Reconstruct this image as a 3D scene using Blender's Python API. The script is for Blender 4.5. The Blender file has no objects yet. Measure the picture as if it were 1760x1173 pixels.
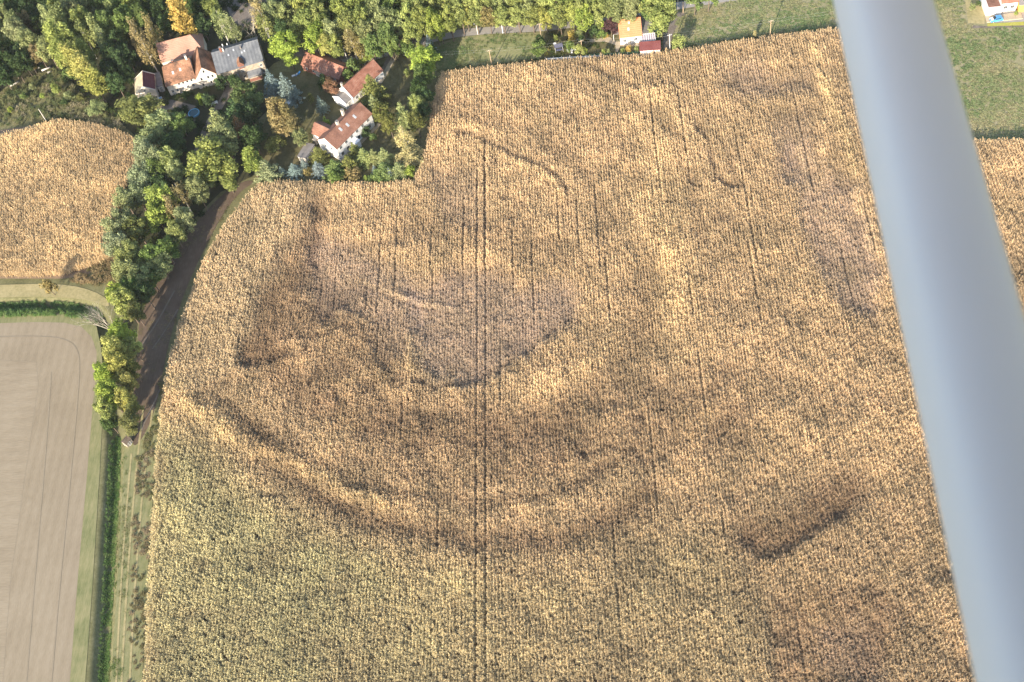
import bpy, math, random
import numpy as np
from mathutils import Vector, Matrix
random.seed(7)
RNG = np.random.default_rng(11)
R = math.radians
scene = bpy.context.scene
COL = scene.collection

# ------------------------------------------------------------------ camera
F, CX, CY, H = 2000.0, 880.0, 586.5, 245.0
_dep, _roll, _az = R(54.9), math.atan2(320, 1364), R(-10.0)
FW = np.array([math.sin(_az)*math.cos(_dep), math.cos(_az)*math.cos(_dep), -math.sin(_dep)])
_r0 = np.array([math.cos(_az), -math.sin(_az), 0.0])
_u0 = np.cross(_r0, FW)
UP = _u0*math.cos(_roll) + _r0*math.sin(_roll)
RT = np.cross(FW, UP)
CAM = np.array([0, 0, H])
cam_d = bpy.data.cameras.new('camera')
cam_d.sensor_width = 36.0
cam_d.lens = 36.0*F/1760.0
cam_d.clip_start, cam_d.clip_end = 0.05, 9000
cam_d.dof.use_dof = True
cam_d.dof.focus_distance = 330.0
cam_d.dof.aperture_fstop = 4.6
cam = bpy.data.objects.new('camera', cam_d)
COL.objects.link(cam)
_m = Matrix.Identity(4)
for i in range(3):
    _m[i][0], _m[i][1], _m[i][2], _m[i][3] = RT[i], UP[i], -FW[i], CAM[i]
cam.matrix_world = _m
scene.camera = cam

# ------------------------------------------------------------------ light
SUN_EL, SUN_AZ = 20.0, 201.7
HAZE = 0.00005
world = bpy.data.worlds.new('World')
scene.world = world
world.use_nodes = True
_nt = world.node_tree
_bg = _nt.nodes['Background']
_sky = _nt.nodes.new('ShaderNodeTexSky')
_sky.sky_type = 'NISHITA'
_sky.sun_disc = False
_sky.sun_elevation = R(SUN_EL)
_sky.sun_rotation = R(SUN_AZ)
_nt.links.new(_sky.outputs[0], _bg.inputs[0])
_bg.inputs[1].default_value = 0.15
sun_d = bpy.data.lights.new('sun', 'SUN')
sun_d.energy = 5.0
sun_d.angle = R(0.5)
sun_d.color = (1.0, 0.90, 0.74)
sun = bpy.data.objects.new('sun', sun_d)
COL.objects.link(sun)
_s = Vector((math.sin(R(SUN_AZ))*math.cos(R(SUN_EL)), math.cos(R(SUN_AZ))*math.cos(R(SUN_EL)), math.sin(R(SUN_EL))))
sun.rotation_euler = (-_s).to_track_quat('-Z', 'Y').to_euler()
sun.location = (0, -200, 400)
vs = scene.view_settings
vs.view_transform = 'Standard'
vs.look = 'None'
vs.gamma = 1
vs.exposure = 1.12
scene.cycles.max_bounces = 5
scene.cycles.diffuse_bounces = 3
scene.cycles.glossy_bounces = 2
scene.cycles.transmission_bounces = 4
scene.cycles.transparent_max_bounces = 8
scene.cycles.use_denoising = True
scene.cycles.volume_bounces = 0
scene.cycles.use_adaptive_sampling = False
scene.cycles.sample_clamp_indirect = 1.5
scene.cycles.caustics_reflective = False
scene.cycles.caustics_refractive = False

# ------------------------------------------------------------------ helpers
def at(px, py, z=0.0):
    """point of the place seen at a pixel of the photograph, at height z"""
    d = FW*F + RT*(px-CX) - UP*(py-CY)
    t = (z-H)/d[2]
    return np.array([d[0]*t, d[1]*t, z])
def proj(pts):
    v = np.asarray(pts, float) - CAM
    w = v@FW
    return CX + F*(v@RT)/w, CY - F*(v@UP)/w
def scale_at(p):
    return F/np.linalg.norm(np.asarray(p)-CAM)

class MB:
    def __init__(s): s.v, s.f = [], []
    def quadbox(s, c8):
        n = len(s.v); s.v += [tuple(p) for p in c8]
        s.f += [(n, n+3, n+2, n+1), (n+4, n+5, n+6, n+7), (n, n+1, n+5, n+4), (n+1, n+2, n+6, n+5), (n+2, n+3, n+7, n+6), (n+3, n, n+4, n+7)]
        return s
    def box(s, x0, y0, z0, x1, y1, z1):
        return s.quadbox([(x0, y0, z0), (x1, y0, z0), (x1, y1, z0), (x0, y1, z0), (x0, y0, z1), (x1, y0, z1), (x1, y1, z1), (x0, y1, z1)])
    def slab(s, poly, t):
        """thick plate: polygon (ccw from above), extruded down by t"""
        n, k = len(s.v), len(poly)
        s.v += [tuple(p) for p in poly] + [(p[0], p[1], p[2]-t) for p in poly]
        s.f.append(tuple(range(n, n+k))); s.f.append(tuple(range(n+2*k-1, n+k-1, -1)))
        for i in range(k):
            j = (i+1) % k
            s.f.append((n+i, n+k+i, n+k+j, n+j))
        return s
    def prism(s, poly, z0, z1):
        n, k = len(s.v), len(poly)
        s.v += [(p[0], p[1], z1) for p in poly] + [(p[0], p[1], z0) for p in poly]
        s.f.append(tuple(range(n, n+k))); s.f.append(tuple(range(n+2*k-1, n+k-1, -1)))
        for i in range(k):
            j = (i+1) % k
            s.f.append((n+i, n+k+i, n+k+j, n+j))
        return s
    def tube(s, pts, rad, k=6):
        pts = [np.asarray(p, float) for p in pts]
        if not hasattr(rad, '__len__'): rad = [rad]*len(pts)
        rings = []
        for i, p in enumerate(pts):
            d = pts[min(i+1, len(pts)-1)] - pts[max(i-1, 0)]
            d = d/(np.linalg.norm(d)+1e-9)
            a = np.array([1.0, 0, 0]) if abs(d[0]) < .8 else np.array([0, 1.0, 0])
            u = np.cross(d, a); u /= np.linalg.norm(u); w = np.cross(d, u)
            n = len(s.v)
            for j in range(k):
                t = 2*math.pi*j/k
                s.v.append(tuple(p + rad[i]*(math.cos(t)*u + math.sin(t)*w)))
            rings.append(n)
        for a, b in zip(rings, rings[1:]):
            for j in range(k):
                s.f.append((a+j, a+(j+1) % k, b+(j+1) % k, b+j))
        s.f.append(tuple(rings[0]+j for j in reversed(range(k))))
        s.f.append(tuple(rings[-1]+j for j in range(k)))
        return s
    def ico(s, c, r, sz=1.0, nu=10, nv=7):
        n = len(s.v)
        s.v.append((c[0], c[1], c[2]-r*sz))
        for i in range(1, nv):
            t = -math.pi/2 + math.pi*i/nv
            for j in range(nu):
                p = 2*math.pi*j/nu
                s.v.append((c[0]+r*math.cos(t)*math.cos(p), c[1]+r*math.cos(t)*math.sin(p), c[2]+r*sz*math.sin(t)))
        s.v.append((c[0], c[1], c[2]+r*sz))
        top = len(s.v)-1
        for j in range(nu):
            s.f.append((n, n+1+(j+1) % nu, n+1+j))
            for i in range(nv-2):
                a = n+1+i*nu
                s.f.append((a+j, a+(j+1) % nu, a+nu+(j+1) % nu, a+nu+j))
            a = n+1+(nv-2)*nu
            s.f.append((a+j, a+(j+1) % nu, top))
        return s
    def mesh(s, name, mat, smooth=False):
        me = bpy.data.meshes.new(name)
        me.from_pydata(s.v, [], s.f)
        if mat: me.materials.append(mat)
        if smooth: me.polygons.foreach_set('use_smooth', [True]*len(me.polygons))
        me.update()
        return me
    def build(s, name, mat, parent=None, smooth=False):
        return link(name, s.mesh(name, mat, smooth), parent)

def link(name, me, parent=None):
    o = bpy.data.objects.new(name, me)
    COL.objects.link(o)
    if parent is not None: o.parent = parent
    return o
def tag(o, label=None, cat=None, group=None, kind=None):
    if label: o['label'] = label
    if cat: o['category'] = cat
    if group: o['group'] = group
    if kind: o['kind'] = kind
    return o
def thing(name, label, cat, loc=(0, 0, 0), rz=0.0, group=None):
    o = bpy.data.objects.new(name, None)
    o.empty_display_size = 0.5
    COL.objects.link(o)
    o.location = loc; o.rotation_euler = (0, 0, rz)
    return tag(o, label, cat, group)

def np_mesh(name, verts, faces4, mat, attrs=None):
    """fast quad mesh; attrs: {name: (domain, type, array)}"""
    me = bpy.data.meshes.new(name)
    nv, nf = len(verts), len(faces4)
    me.vertices.add(nv); me.vertices.foreach_set('co', np.asarray(verts, np.float32).ravel())
    if nf:
        k = faces4.shape[1]
        me.loops.add(nf*k); me.loops.foreach_set('vertex_index', np.asarray(faces4, np.int32).ravel())
        me.polygons.add(nf)
        me.polygons.foreach_set('loop_start', np.arange(0, nf*k, k, dtype=np.int32))
    for an, (dom, typ, arr) in (attrs or {}).items():
        a = me.attributes.new(an, typ, dom)
        arr = np.asarray(arr)
        if typ == 'INT': a.data.foreach_set('value', arr.astype(np.int32).ravel())
        elif typ == 'FLOAT': a.data.foreach_set('value', arr.astype(np.float32).ravel())
        elif typ == 'FLOAT_VECTOR': a.data.foreach_set('vector', arr.astype(np.float32).ravel())
        elif typ == 'FLOAT_COLOR': a.data.foreach_set('color', arr.astype(np.float32).ravel())
    if mat: me.materials.append(mat)
    me.update(calc_edges=True)
    me.validate()
    return me

# ------------------------------------------------------------------ materials
def new_mat(name):
    m = bpy.data.materials.new(name); m.use_nodes = True
    nt = m.node_tree
    return m, nt, nt.nodes, nt.links, nt.nodes['Principled BSDF']
def ramp(N, stops):
    r = N.new('ShaderNodeValToRGB')
    el = r.color_ramp.elements
    while len(el) < len(stops): el.new(0.5)
    for e, (p, c) in zip(el, stops):
        e.position = p; e.color = (*c, 1)
    return r
def ground_mat(name, cols, scale=0.25, fine=2.2, bump=0.3, stretch=None, lines=None, rough=0.95):
    """cols: dark, mid, light base colours of the surface itself, broken up by two sizes of noise.
    stretch (sx, sy): noise drawn out along rows; lines (wavelength m, strength, axis)"""
    m, nt, N, L, B = new_mat(name)
    tc = N.new('ShaderNodeTexCoord')
    mp = N.new('ShaderNodeMapping'); L.new(tc.outputs['Object'], mp.inputs[0])
    if stretch: mp.inputs['Scale'].default_value = (stretch[0], stretch[1], 1)
    n1 = N.new('ShaderNodeTexNoise'); n1.inputs['Scale'].default_value = scale; n1.inputs['Detail'].default_value = 5; n1.inputs['Roughness'].default_value = .65
    n2 = N.new('ShaderNodeTexNoise'); n2.inputs['Scale'].default_value = fine; n2.inputs['Detail'].default_value = 4; n2.inputs['Roughness'].default_value = .7
    L.new(tc.outputs['Object'], n1.inputs[0]); L.new(mp.outputs[0], n2.inputs[0])
    ad = N.new('ShaderNodeMath'); ad.operation = 'ADD'
    m1 = N.new('ShaderNodeMath'); m1.operation = 'MULTIPLY'; m1.inputs[1].default_value = .5
    m2 = N.new('ShaderNodeMath'); m2.operation = 'MULTIPLY'; m2.inputs[1].default_value = .5
    L.new(n1.outputs[0], m1.inputs[0]); L.new(n2.outputs[0], m2.inputs[0])
    L.new(m1.outputs[0], ad.inputs[0]); L.new(m2.outputs[0], ad.inputs[1])
    src = ad.outputs[0]
    if lines:
        wv = N.new('ShaderNodeTexWave'); wv.bands_direction = lines[2]; wv.inputs['Scale'].default_value = 0.314/lines[0]
        wv.inputs['Distortion'].default_value = .6; wv.inputs['Detail'].default_value = 2; wv.inputs['Detail Scale'].default_value = .15
        L.new(tc.outputs['Object'], wv.inputs[0])
        mm = N.new('ShaderNodeMath'); mm.operation = 'MULTIPLY_ADD'; mm.inputs[1].default_value = lines[1]
        L.new(wv.outputs['Fac'], mm.inputs[0]); L.new(ad.outputs[0], mm.inputs[2])
        sb = N.new('ShaderNodeMath'); sb.operation = 'SUBTRACT'; sb.inputs[1].default_value = lines[1]*.5
        L.new(mm.outputs[0], sb.inputs[0]); src = sb.outputs[0]
    rp = ramp(N, [(.32, cols[0]), (.5, cols[1]), (.68, cols[2])])
    L.new(src, rp.inputs[0]); L.new(rp.outputs[0], B.inputs['Base Color'])
    B.inputs['Roughness'].default_value = rough
    B.inputs['Specular IOR Level'].default_value = .1
    if bump:
        bp = N.new('ShaderNodeBump'); bp.inputs['Strength'].default_value = bump; bp.inputs['Distance'].default_value = .15
        L.new(src, bp.inputs['Height']); L.new(bp.outputs[0], B.inputs['Normal'])
    return m
def plain_mat(name, col, rough=.7, var=.25, scale=1.5, spec=.3, metal=0.0, coat=0.0):
    m, nt, N, L, B = new_mat(name)
    tc = N.new('ShaderNodeTexCoord'); n = N.new('ShaderNodeTexNoise'); n.inputs['Scale'].default_value = scale; n.inputs['Detail'].default_value = 6
    L.new(tc.outputs['Object'], n.inputs[0])
    lo = tuple(c*(1-var) for c in col); hi = tuple(min(1, c*(1+var*.6)) for c in col)
    rp = ramp(N, [(.3, lo), (.7, hi)]); L.new(n.outputs[0], rp.inputs[0]); L.new(rp.outputs[0], B.inputs['Base Color'])
    B.inputs['Roughness'].default_value = rough; B.inputs['Specular IOR Level'].default_value = spec
    B.inputs['Metallic'].default_value = metal
    if coat: B.inputs['Coat Weight'].default_value = coat; B.inputs['Coat Roughness'].default_value = .1
    return m
def tile_mat(name, cols, course=.35, patch=.35, corr=None):
    """roof covering: courses (x along the eave), weather patches; corr = sheet corrugation width"""
    m, nt, N, L, B = new_mat(name)
    tc = N.new('ShaderNodeTexCoord')
    n1 = N.new('ShaderNodeTexNoise'); n1.inputs['Scale'].default_value = patch; n1.inputs['Detail'].default_value = 6; n1.inputs['Roughness'].default_value = .65
    n2 = N.new('ShaderNodeTexNoise'); n2.inputs['Scale'].default_value = 3.5; n2.inputs['Detail'].default_value = 3
    L.new(tc.outputs['Object'], n1.inputs[0]); L.new(tc.outputs['Object'], n2.inputs[0])
    a = N.new('ShaderNodeMath'); a.operation = 'MULTIPLY_ADD'; a.inputs[1].default_value = .4
    L.new(n2.outputs[0], a.inputs[0]); L.new(n1.outputs[0], a.inputs[2])
    rp = ramp(N, [(.52, cols[0]), (.7, cols[1]), (.9, cols[2])]); L.new(a.outputs[0], rp.inputs[0])
    L.new(rp.outputs[0], B.inputs['Base Color'])
    w = N.new('ShaderNodeTexWave'); w.bands_direction = 'X' if corr else 'Z'
    w.inputs['Scale'].default_value = .314/(corr or course); w.inputs['Distortion'].default_value = 0 if corr else .3
    L.new(tc.outputs['Object'], w.inputs[0])
    bp = N.new('ShaderNodeBump'); bp.inputs['Strength'].default_value = .5; bp.inputs['Distance'].default_value = .08
    L.new(w.outputs['Fac'], bp.inputs['Height']); L.new(bp.outputs[0], B.inputs['Normal'])
    B.inputs['Roughness'].default_value = .8; B.inputs['Specular IOR Level'].default_value = .2
    return m
def leaf_mat(name, trans=.3, spread=.55):
    """leaf colour comes from the object's own colour, varied leaf by leaf (attribute 'v')"""
    m, nt, N, L, B = new_mat(name)
    N.remove(B)
    out = N['Material Output']
    oi = N.new('ShaderNodeObjectInfo')
    av = N.new('ShaderNodeAttribute'); av.attribute_name = 'v'
    hs = N.new('ShaderNodeHueSaturation')
    mr = N.new('ShaderNodeMapRange'); mr.inputs[3].default_value = 1-spread; mr.inputs[4].default_value = 1+spread
    L.new(av.outputs['Fac'], mr.inputs[0]); L.new(mr.outputs[0], hs.inputs['Value'])
    mh = N.new('ShaderNodeMapRange'); mh.inputs[3].default_value = .515; mh.inputs[4].default_value = .485
    L.new(av.outputs['Fac'], mh.inputs[0]); L.new(mh.outputs[0], hs.inputs['Hue'])
    L.new(oi.outputs['Color'], hs.inputs['Color'])
    d = N.new('ShaderNodeBsdfDiffuse'); t = N.new('ShaderNodeBsdfTranslucent'); mx = N.new('ShaderNodeMixShader'); mx.inputs[0].default_value = trans
    L.new(hs.outputs[0], d.inputs[0]); L.new(hs.outputs[0], t.inputs[0])
    L.new(d.outputs[0], mx.inputs[1]); L.new(t.outputs[0], mx.inputs[2]); L.new(mx.outputs[0], out.inputs[0])
    return m
def tint_mat(name, trans=.2):
    """ground-cover plants: the colour of each plant is an attribute of its instance"""
    m, nt, N, L, B = new_mat(name)
    N.remove(B)
    out = N['Material Output']
    a = N.new('ShaderNodeAttribute'); a.attribute_type = 'INSTANCER'; a.attribute_name = 'tint'
    av = N.new('ShaderNodeAttribute'); av.attribute_name = 'v'
    mr = N.new('ShaderNodeMapRange'); mr.inputs[3].default_value = .55; mr.inputs[4].default_value = 1.35
    L.new(av.outputs['Fac'], mr.inputs[0])
    hs = N.new('ShaderNodeHueSaturation'); L.new(a.outputs['Color'], hs.inputs['Color']); L.new(mr.outputs[0], hs.inputs['Value'])
    d = N.new('ShaderNodeBsdfDiffuse'); t = N.new('ShaderNodeBsdfTranslucent'); mx = N.new('ShaderNodeMixShader'); mx.inputs[0].default_value = trans
    L.new(hs.outputs[0], d.inputs[0]); L.new(hs.outputs[0], t.inputs[0])
    L.new(d.outputs[0], mx.inputs[1]); L.new(t.outputs[0], mx.inputs[2]); L.new(mx.outputs[0], out.inputs[0])
    return m

M = {}
M['ground'] = ground_mat('rough_grass', [(.10, .095, .045), (.17, .16, .075), (.26, .23, .13)], .12, 1.4, .5)
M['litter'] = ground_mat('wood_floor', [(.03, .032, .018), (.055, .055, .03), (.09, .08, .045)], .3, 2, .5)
M['stubble'] = ground_mat('stubble', [(.235, .185, .125), (.295, .236, .163), (.345, .28, .20)], .06, 1.6, .5, (3.0, .35), (2.4, .07, 'X'))
M['stubble2'] = ground_mat('stubble_cross', [(.24, .188, .128), (.305, .245, .17), (.36, .293, .21)], .06, 1.2, .6, (.3, 3.0), (3.1, .05, 'Y'))
M['mark'] = ground_mat('wheel_mark', [(.255, .205, .14), (.29, .235, .165), (.325, .265, .19)], .2, 2, .2)
M['margin'] = ground_mat('mown_margin', [(.13, .15, .06), (.23, .22, .105), (.32, .28, .15)], .15, 1.6, .35, (2.5, .25), (1.6, .05, 'X'))
M['drygrass'] = ground_mat('dry_grass', [(.20, .19, .08), (.36, .30, .15), (.48, .39, .21)], .15, 1.3, .4)
M['track'] = ground_mat('earth_track', [(.10, .07, .048), (.14, .10, .072), (.19, .14, .10)], .2, 1.4, .4, (2.0, .3))  # earth colour darkened to carry the shade of the tree row
M['maize_soil'] = ground_mat('maize_soil', [(.17, .12, .08), (.26, .19, .13), (.34, .25, .17)], .3, 2.5, .4)
M['asphalt'] = ground_mat('asphalt', [(.29, .26, .235), (.34, .31, .28), (.39, .355, .32)], .3, 3, .1)
M['yard'] = ground_mat('earth_yard', [(.13, .105, .085), (.20, .165, .135), (.27, .225, .185)], .25, 2, .2)
M['gravel'] = ground_mat('gravel', [(.36, .29, .20), (.46, .375, .27), (.54, .45, .33)], .6, 4, .2)
M['lawn'] = ground_mat('lawn', [(.085, .085, .04), (.14, .125, .06), (.21, .17, .095)], .2, 1.8, .3)
M['meadow'] = ground_mat('meadow', [(.16, .19, .08), (.25, .245, .115), (.36, .305, .175)], .1, 1.2, .5)
M['crop'] = ground_mat('crop_soil', [(.19, .19, .09), (.28, .25, .14), (.37, .31, .2)], .08, 1.2, .5)
M['ygrass'] = ground_mat('yellow_grass', [(.28, .28, .05), (.40, .38, .08), (.5, .42, .13)], .4, 3, .2)
M['leaf'] = leaf_mat('leaf', .4)
M['needle'] = leaf_mat('needle', .1, .45)
M['bark'] = plain_mat('bark', (.16, .12, .09), .9, .4, 2)
M['birch'] = plain_mat('birch_bark', (.62, .57, .50), .8, .3, 3)
M['plant'] = tint_mat('cover_leaf')
M['maize'] = tint_mat('maize_leaf', .3)
M['render'] = plain_mat('white_render', (.80, .78, .76), .8, .06, .8)
M['oldrender'] = plain_mat('old_render', (.70, .62, .52), .9, .3, .5)
M['stone'] = plain_mat('rubble_stone', (.40, .33, .25), .9, .4, 1.2)
M['metal'] = plain_mat('galvanised', (.45, .46, .48), .45, .15, 2, .5)
M['brick'] = plain_mat('red_brick', (.24, .105, .075), .9, .3, 2)
M['glass'] = plain_mat('window_glass', (.03, .035, .04), .1, .1, 1, .5)
M['frame'] = plain_mat('window_frame', (.72, .70, .68), .6, .05, 1)
M['wood'] = plain_mat('grey_wood', (.36, .31, .25), .9, .3, 2)
M['paint'] = plain_mat('white_paint', (.8, .8, .8), .5, .05, 1)
M['tile_old'] = tile_mat('old_tiles', [(.09, .055, .04), (.27, .135, .08), (.42, .24, .15)], .35, .30)
M['tile_brown'] = tile_mat('brown_tiles', [(.18, .09, .065), (.26, .13, .09), (.33, .18, .13)], .35, .35)
M['tile_red'] = tile_mat('red_tiles', [(.22, .095, .065), (.32, .145, .10), (.40, .22, .16)], .35, .5)
M['tile_pink'] = tile_mat('faded_tiles', [(.35, .19, .135), (.42, .235, .17), (.47, .28, .21)], .35, .15)
M['tile_orange'] = tile_mat('orange_tiles', [(.50, .20, .095), (.55, .23, .115), (.59, .26, .135)], .35, .4)
M['tile_maroon'] = tile_mat('maroon_tiles', [(.11, .04, .045), (.14, .05, .055), (.18, .07, .07)], .35, .4)
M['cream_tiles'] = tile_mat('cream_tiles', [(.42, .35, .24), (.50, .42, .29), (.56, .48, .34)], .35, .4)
M['sheet'] = tile_mat('fibre_cement', [(.115, .12, .13), (.165, .17, .18), (.24, .24, .24)], .3, .3, 1.1)
M['felt'] = plain_mat('roof_felt', (.22, .20, .19), .9, .2, 1)
M['redsheet'] = tile_mat('red_sheet', [(.24, .07, .065), (.28, .09, .085), (.32, .11, .10)], .3, .4, .35)

# ------------------------------------------------------------------ ground with its ditch
DITCH = [at(x, y)[:2] for x, y in [(-120, 526), (0, 525), (60, 523), (120, 525), (158, 531), (174, 548), (183, 590), (190, 650), (197, 710), (199, 752), (193.5, 848), (185.5, 974), (173.5, 1173), (168, 1260), (160, 1400)]]
def dist_poly(P, line):
    """distance of points to a polyline, and side (+ left)"""
    best = np.full(len(P), 1e9); side = np.zeros(len(P))
    for a, b in zip(line, line[1:]):
        a, b = np.asarray(a, float), np.asarray(b, float)
        d = b-a; t = np.clip(((P-a)@d)/(d@d+1e-12), 0, 1)
        q = P-(a+t[:, None]*d); dd = np.hypot(q[:, 0], q[:, 1])
        s = d[0]*(P[:, 1]-a[1])-d[1]*(P[:, 0]-a[0])
        k = dd < best
        best[k] = dd[k]; side[k] = s[k]
    return best, np.sign(side)
def ground_z(P):
    d, _ = dist_poly(P, DITCH)
    z = np.where(d < 2.6, -1.7*np.clip((2.6-d)/2.1, 0, 1), 0.0)
    return z
def in_poly(P, poly):
    x, y = P[:, 0], P[:, 1]; c = np.zeros(len(P), bool); n = len(poly)
    for i in range(n):
        x0, y0 = poly[i][:2]; x1, y1 = poly[(i+1) % n][:2]
        if y0 == y1: continue
        k = ((y0 > y) != (y1 > y)) & (x < (x1-x0)*(y-y0)/(y1-y0)+x0)
        c ^= k
    return c
def axis(lo, hi, step, far):
    c = list(np.arange(lo, hi+.01, step)); s = step; a = lo; pre = []
    while a > -far: s *= 1.5; a -= s; pre.append(a)
    s = step; b = hi; post = []
    while b < far: s *= 1.5; b += s; post.append(b)
    return np.array(pre[::-1]+c+post)
xs = np.concatenate([axis(-175, -95, .5, 4000)[:-1]]); xs = xs[xs < -95]
xs = np.concatenate([xs, axis(-95, 120, 4, 4000)[axis(-95, 120, 4, 4000) >= -95]])
ys = axis(60, 250, .6, 4000)
gx, gy = np.meshgrid(xs, ys)
GP = np.stack([gx.ravel(), gy.ravel()], 1)
gz = ground_z(GP)
idx = np.arange(len(GP)).reshape(len(ys), len(xs))
quads = np.stack([idx[:-1, :-1], idx[:-1, 1:], idx[1:, 1:], idx[1:, :-1]], -1).reshape(-1, 4)
ground = link('ground', np_mesh('ground', np.column_stack([GP, gz-.05]), quads, M['ground']))
tag(ground, kind='structure')

def smooth(poly, k=2, closed=True):
    p = [np.asarray(q, float)[:2] for q in poly]
    for _ in range(k):
        o = []
        n = len(p)
        for i in range(n if closed else n-1):
            a, b = p[i], p[(i+1) % n]
            o += [.75*a+.25*b, .25*a+.75*b]
        p = o if closed else [p[0]]+o+[p[-1]]
    return p
def sheet(name, pix, mat, z, k=0, zref=0.0, kind='structure'):
    pts = [at(x, y, zref)[:2] for x, y in pix]
    if k: pts = smooth(pts, k)
    import bmesh
    bm = bmesh.new()
    vs_ = [bm.verts.new((p[0], p[1], z)) for p in pts]
    f = bm.faces.new(vs_); f.normal_update()
    if f.normal.z < 0: f.normal_flip()
    bmesh.ops.triangulate(bm, faces=[f])
    me = bpy.data.meshes.new(name); bm.to_mesh(me); bm.free(); me.materials.append(mat)
    return tag(link(name, me), kind=kind)
def strip(name, pix, width, mat, z, k=2, kind='structure'):
    pts = smooth([at(x, y)[:2] for x, y in pix], k, False)
    if not hasattr(width, '__len__'): width = [width, width]
    n = len(pts); v = []
    for i, p in enumerate(pts):
        d = pts[min(i+1, n-1)]-pts[max(i-1, 0)]; d = d/np.linalg.norm(d)
        w = width[0]+(width[1]-width[0])*i/(n-1)
        q = np.array([-d[1], d[0]])*w/2
        v += [(*(p+q), z), (*(p-q), z)]
    f = np.array([(2*i+1, 2*i+3, 2*i+2, 2*i) for i in range(n-1)])
    return tag(link(name, np_mesh(name, np.array(v), f, mat)), kind=kind)

STUB = [(-140, 560), (0, 556), (60, 554), (110, 555), (140, 562), (158, 580), (166, 605), (166, 640), (160, 690), (148, 835), (134, 991), (120, 1173), (112, 1290), (-200, 1290)]
sheet('stubble_field', STUB, M['stubble'], .03, 0)
sheet('stubble_field_west', [(-140, 630), (0, 620), (62, 622), (66, 660), (40, 840), (18, 1000), (5, 1173), (-5, 1290), (-220, 1290)], M['stubble2'], .05)
for i, (pl, w) in enumerate([([(88, 640), (80, 760), (68, 900), (56, 1040), (44, 1190)], .35), ([(-60, 582), (60, 578), (110, 582), (134, 598), (138, 640), (120, 835), (104, 991), (88, 1180)], .3)]):
    strip('wheel_mark', pl, w, M['mark'], .07+.004*i, 3)
# field margin between stubble and ditch (the ditch itself is carved in the ground)
sheet('grass_margin', [(-140, 542), (0, 541), (110, 541), (150, 548), (166, 562), (174, 600), (178, 650), (176, 720), (172, 800), (160, 991), (146, 1180), (140, 1290), (112, 1290), (120, 1173), (134, 991), (148, 835), (160, 690), (166, 640), (166, 605), (158, 580), (140, 562), (110, 555), (60, 554), (0, 556), (-140, 560)], M['margin'], .02)
sheet('dry_grass_margin', [(-140, 492), (0, 490), (70, 488), (120, 490), (160, 500), (186, 515), (188, 530), (160, 518), (120, 512), (60, 510), (0, 512), (-140, 514)], M['drygrass'], .02, 1)
sheet('mown_track', [(214, 770), (250, 700), (275, 690), (268, 780), (257, 930), (243, 1190), (238, 1290), (188, 1290), (191, 1173), (203, 974), (210, 848)], M['margin'], .02)
sheet('earth_track', [(440, 312), (412, 330), (380, 372), (345, 440), (318, 500), (292, 580), (277, 655), (268, 700), (252, 742), (234, 768), (226, 762), (228, 700), (236, 600), (240, 540), (262, 500), (300, 440), (335, 385), (380, 335), (420, 310)], M['track'], .03, 2)
for i, (pl, w) in enumerate([([(300, 500), (270, 555), (246, 590), (236, 612)], .7), ([(306, 532), (280, 575), (262, 600)], .5),  # first two: sun through tree gaps, put into the colour as paler strips
                ([(276, 668), (262, 700), (246, 730), (238, 760)], .8), ([(246, 705), (236, 790), (226, 900), (216, 1040), (208, 1190)], .5),
                ([(262, 705), (250, 800), (240, 900), (230, 1040), (222, 1190)], .5), ([(226, 780), (218, 870), (208, 1000), (199, 1190)], .45)]):
    strip('wheel_and_sun_strip', pl, w*(.6 if i < 3 else 1), M['yard'] if i < 3 else M['drygrass'], .05+.004*i, 2)
MAIZE = [(236, 1290), (245, 1173), (257, 930), (268, 780), (276, 690), (284, 645), (302, 570), (332, 490), (348, 450), (388, 382), (424, 336), (442, 316), (480, 310), (560, 312), (640, 314), (708, 311), (724, 282), (733, 230), (741, 190), (748, 150), (758, 124), (830, 115), (930, 105), (1030, 96), (1110, 94), (1200, 80), (1290, 66), (1330, 61), (1440, 48), (1475, 44), (1560, 130), (1660, 240), (1760, 239), (1900, 236), (2010, 500), (2010, 1290)]
MAIZE2 = [(-140, 236), (-60, 226), (0, 218), (40, 212), (75, 207), (110, 206), (160, 212), (200, 222), (236, 238), (244, 262), (222, 310), (200, 370), (192, 410), (196, 436), (145, 468), (105, 474), (0, 474), (-140, 472)]
ZP = 1.5
sheet('maize_field_soil', MAIZE, M['maize_soil'], .035, 0, ZP)
sheet('west_field_soil', MAIZE2, M['maize_soil'], .035, 0, ZP)
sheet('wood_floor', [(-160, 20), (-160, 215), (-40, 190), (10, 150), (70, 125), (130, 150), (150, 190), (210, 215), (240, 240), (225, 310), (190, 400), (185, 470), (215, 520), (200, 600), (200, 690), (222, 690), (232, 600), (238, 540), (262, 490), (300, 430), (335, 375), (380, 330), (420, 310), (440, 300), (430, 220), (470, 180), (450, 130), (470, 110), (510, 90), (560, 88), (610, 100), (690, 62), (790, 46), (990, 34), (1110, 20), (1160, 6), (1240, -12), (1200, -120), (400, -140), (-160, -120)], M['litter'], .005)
sheet('farm_lawn', [(495, 118), (600, 140), (660, 110), (700, 80), (735, 110), (725, 180), (722, 282), (705, 306), (560, 308), (460, 308), (435, 250), (470, 180), (450, 140)], M['lawn'], .02, 1)
sheet('farm_yard', [(225, 172), (268, 165), (320, 178), (345, 185), (335, 215), (300, 205), (262, 190)], M['yard'], .03, 1)
sheet('meadow', [(752, 76), (790, 64), (850, 58), (928, 56), (932, 104), (830, 122), (752, 132)], M['meadow'], .02)
sheet('garden', [(934, 56), (1000, 48), (1060, 30), (1128, 30), (1140, 92), (1040, 99), (934, 104)], M['lawn'], .02)
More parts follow.
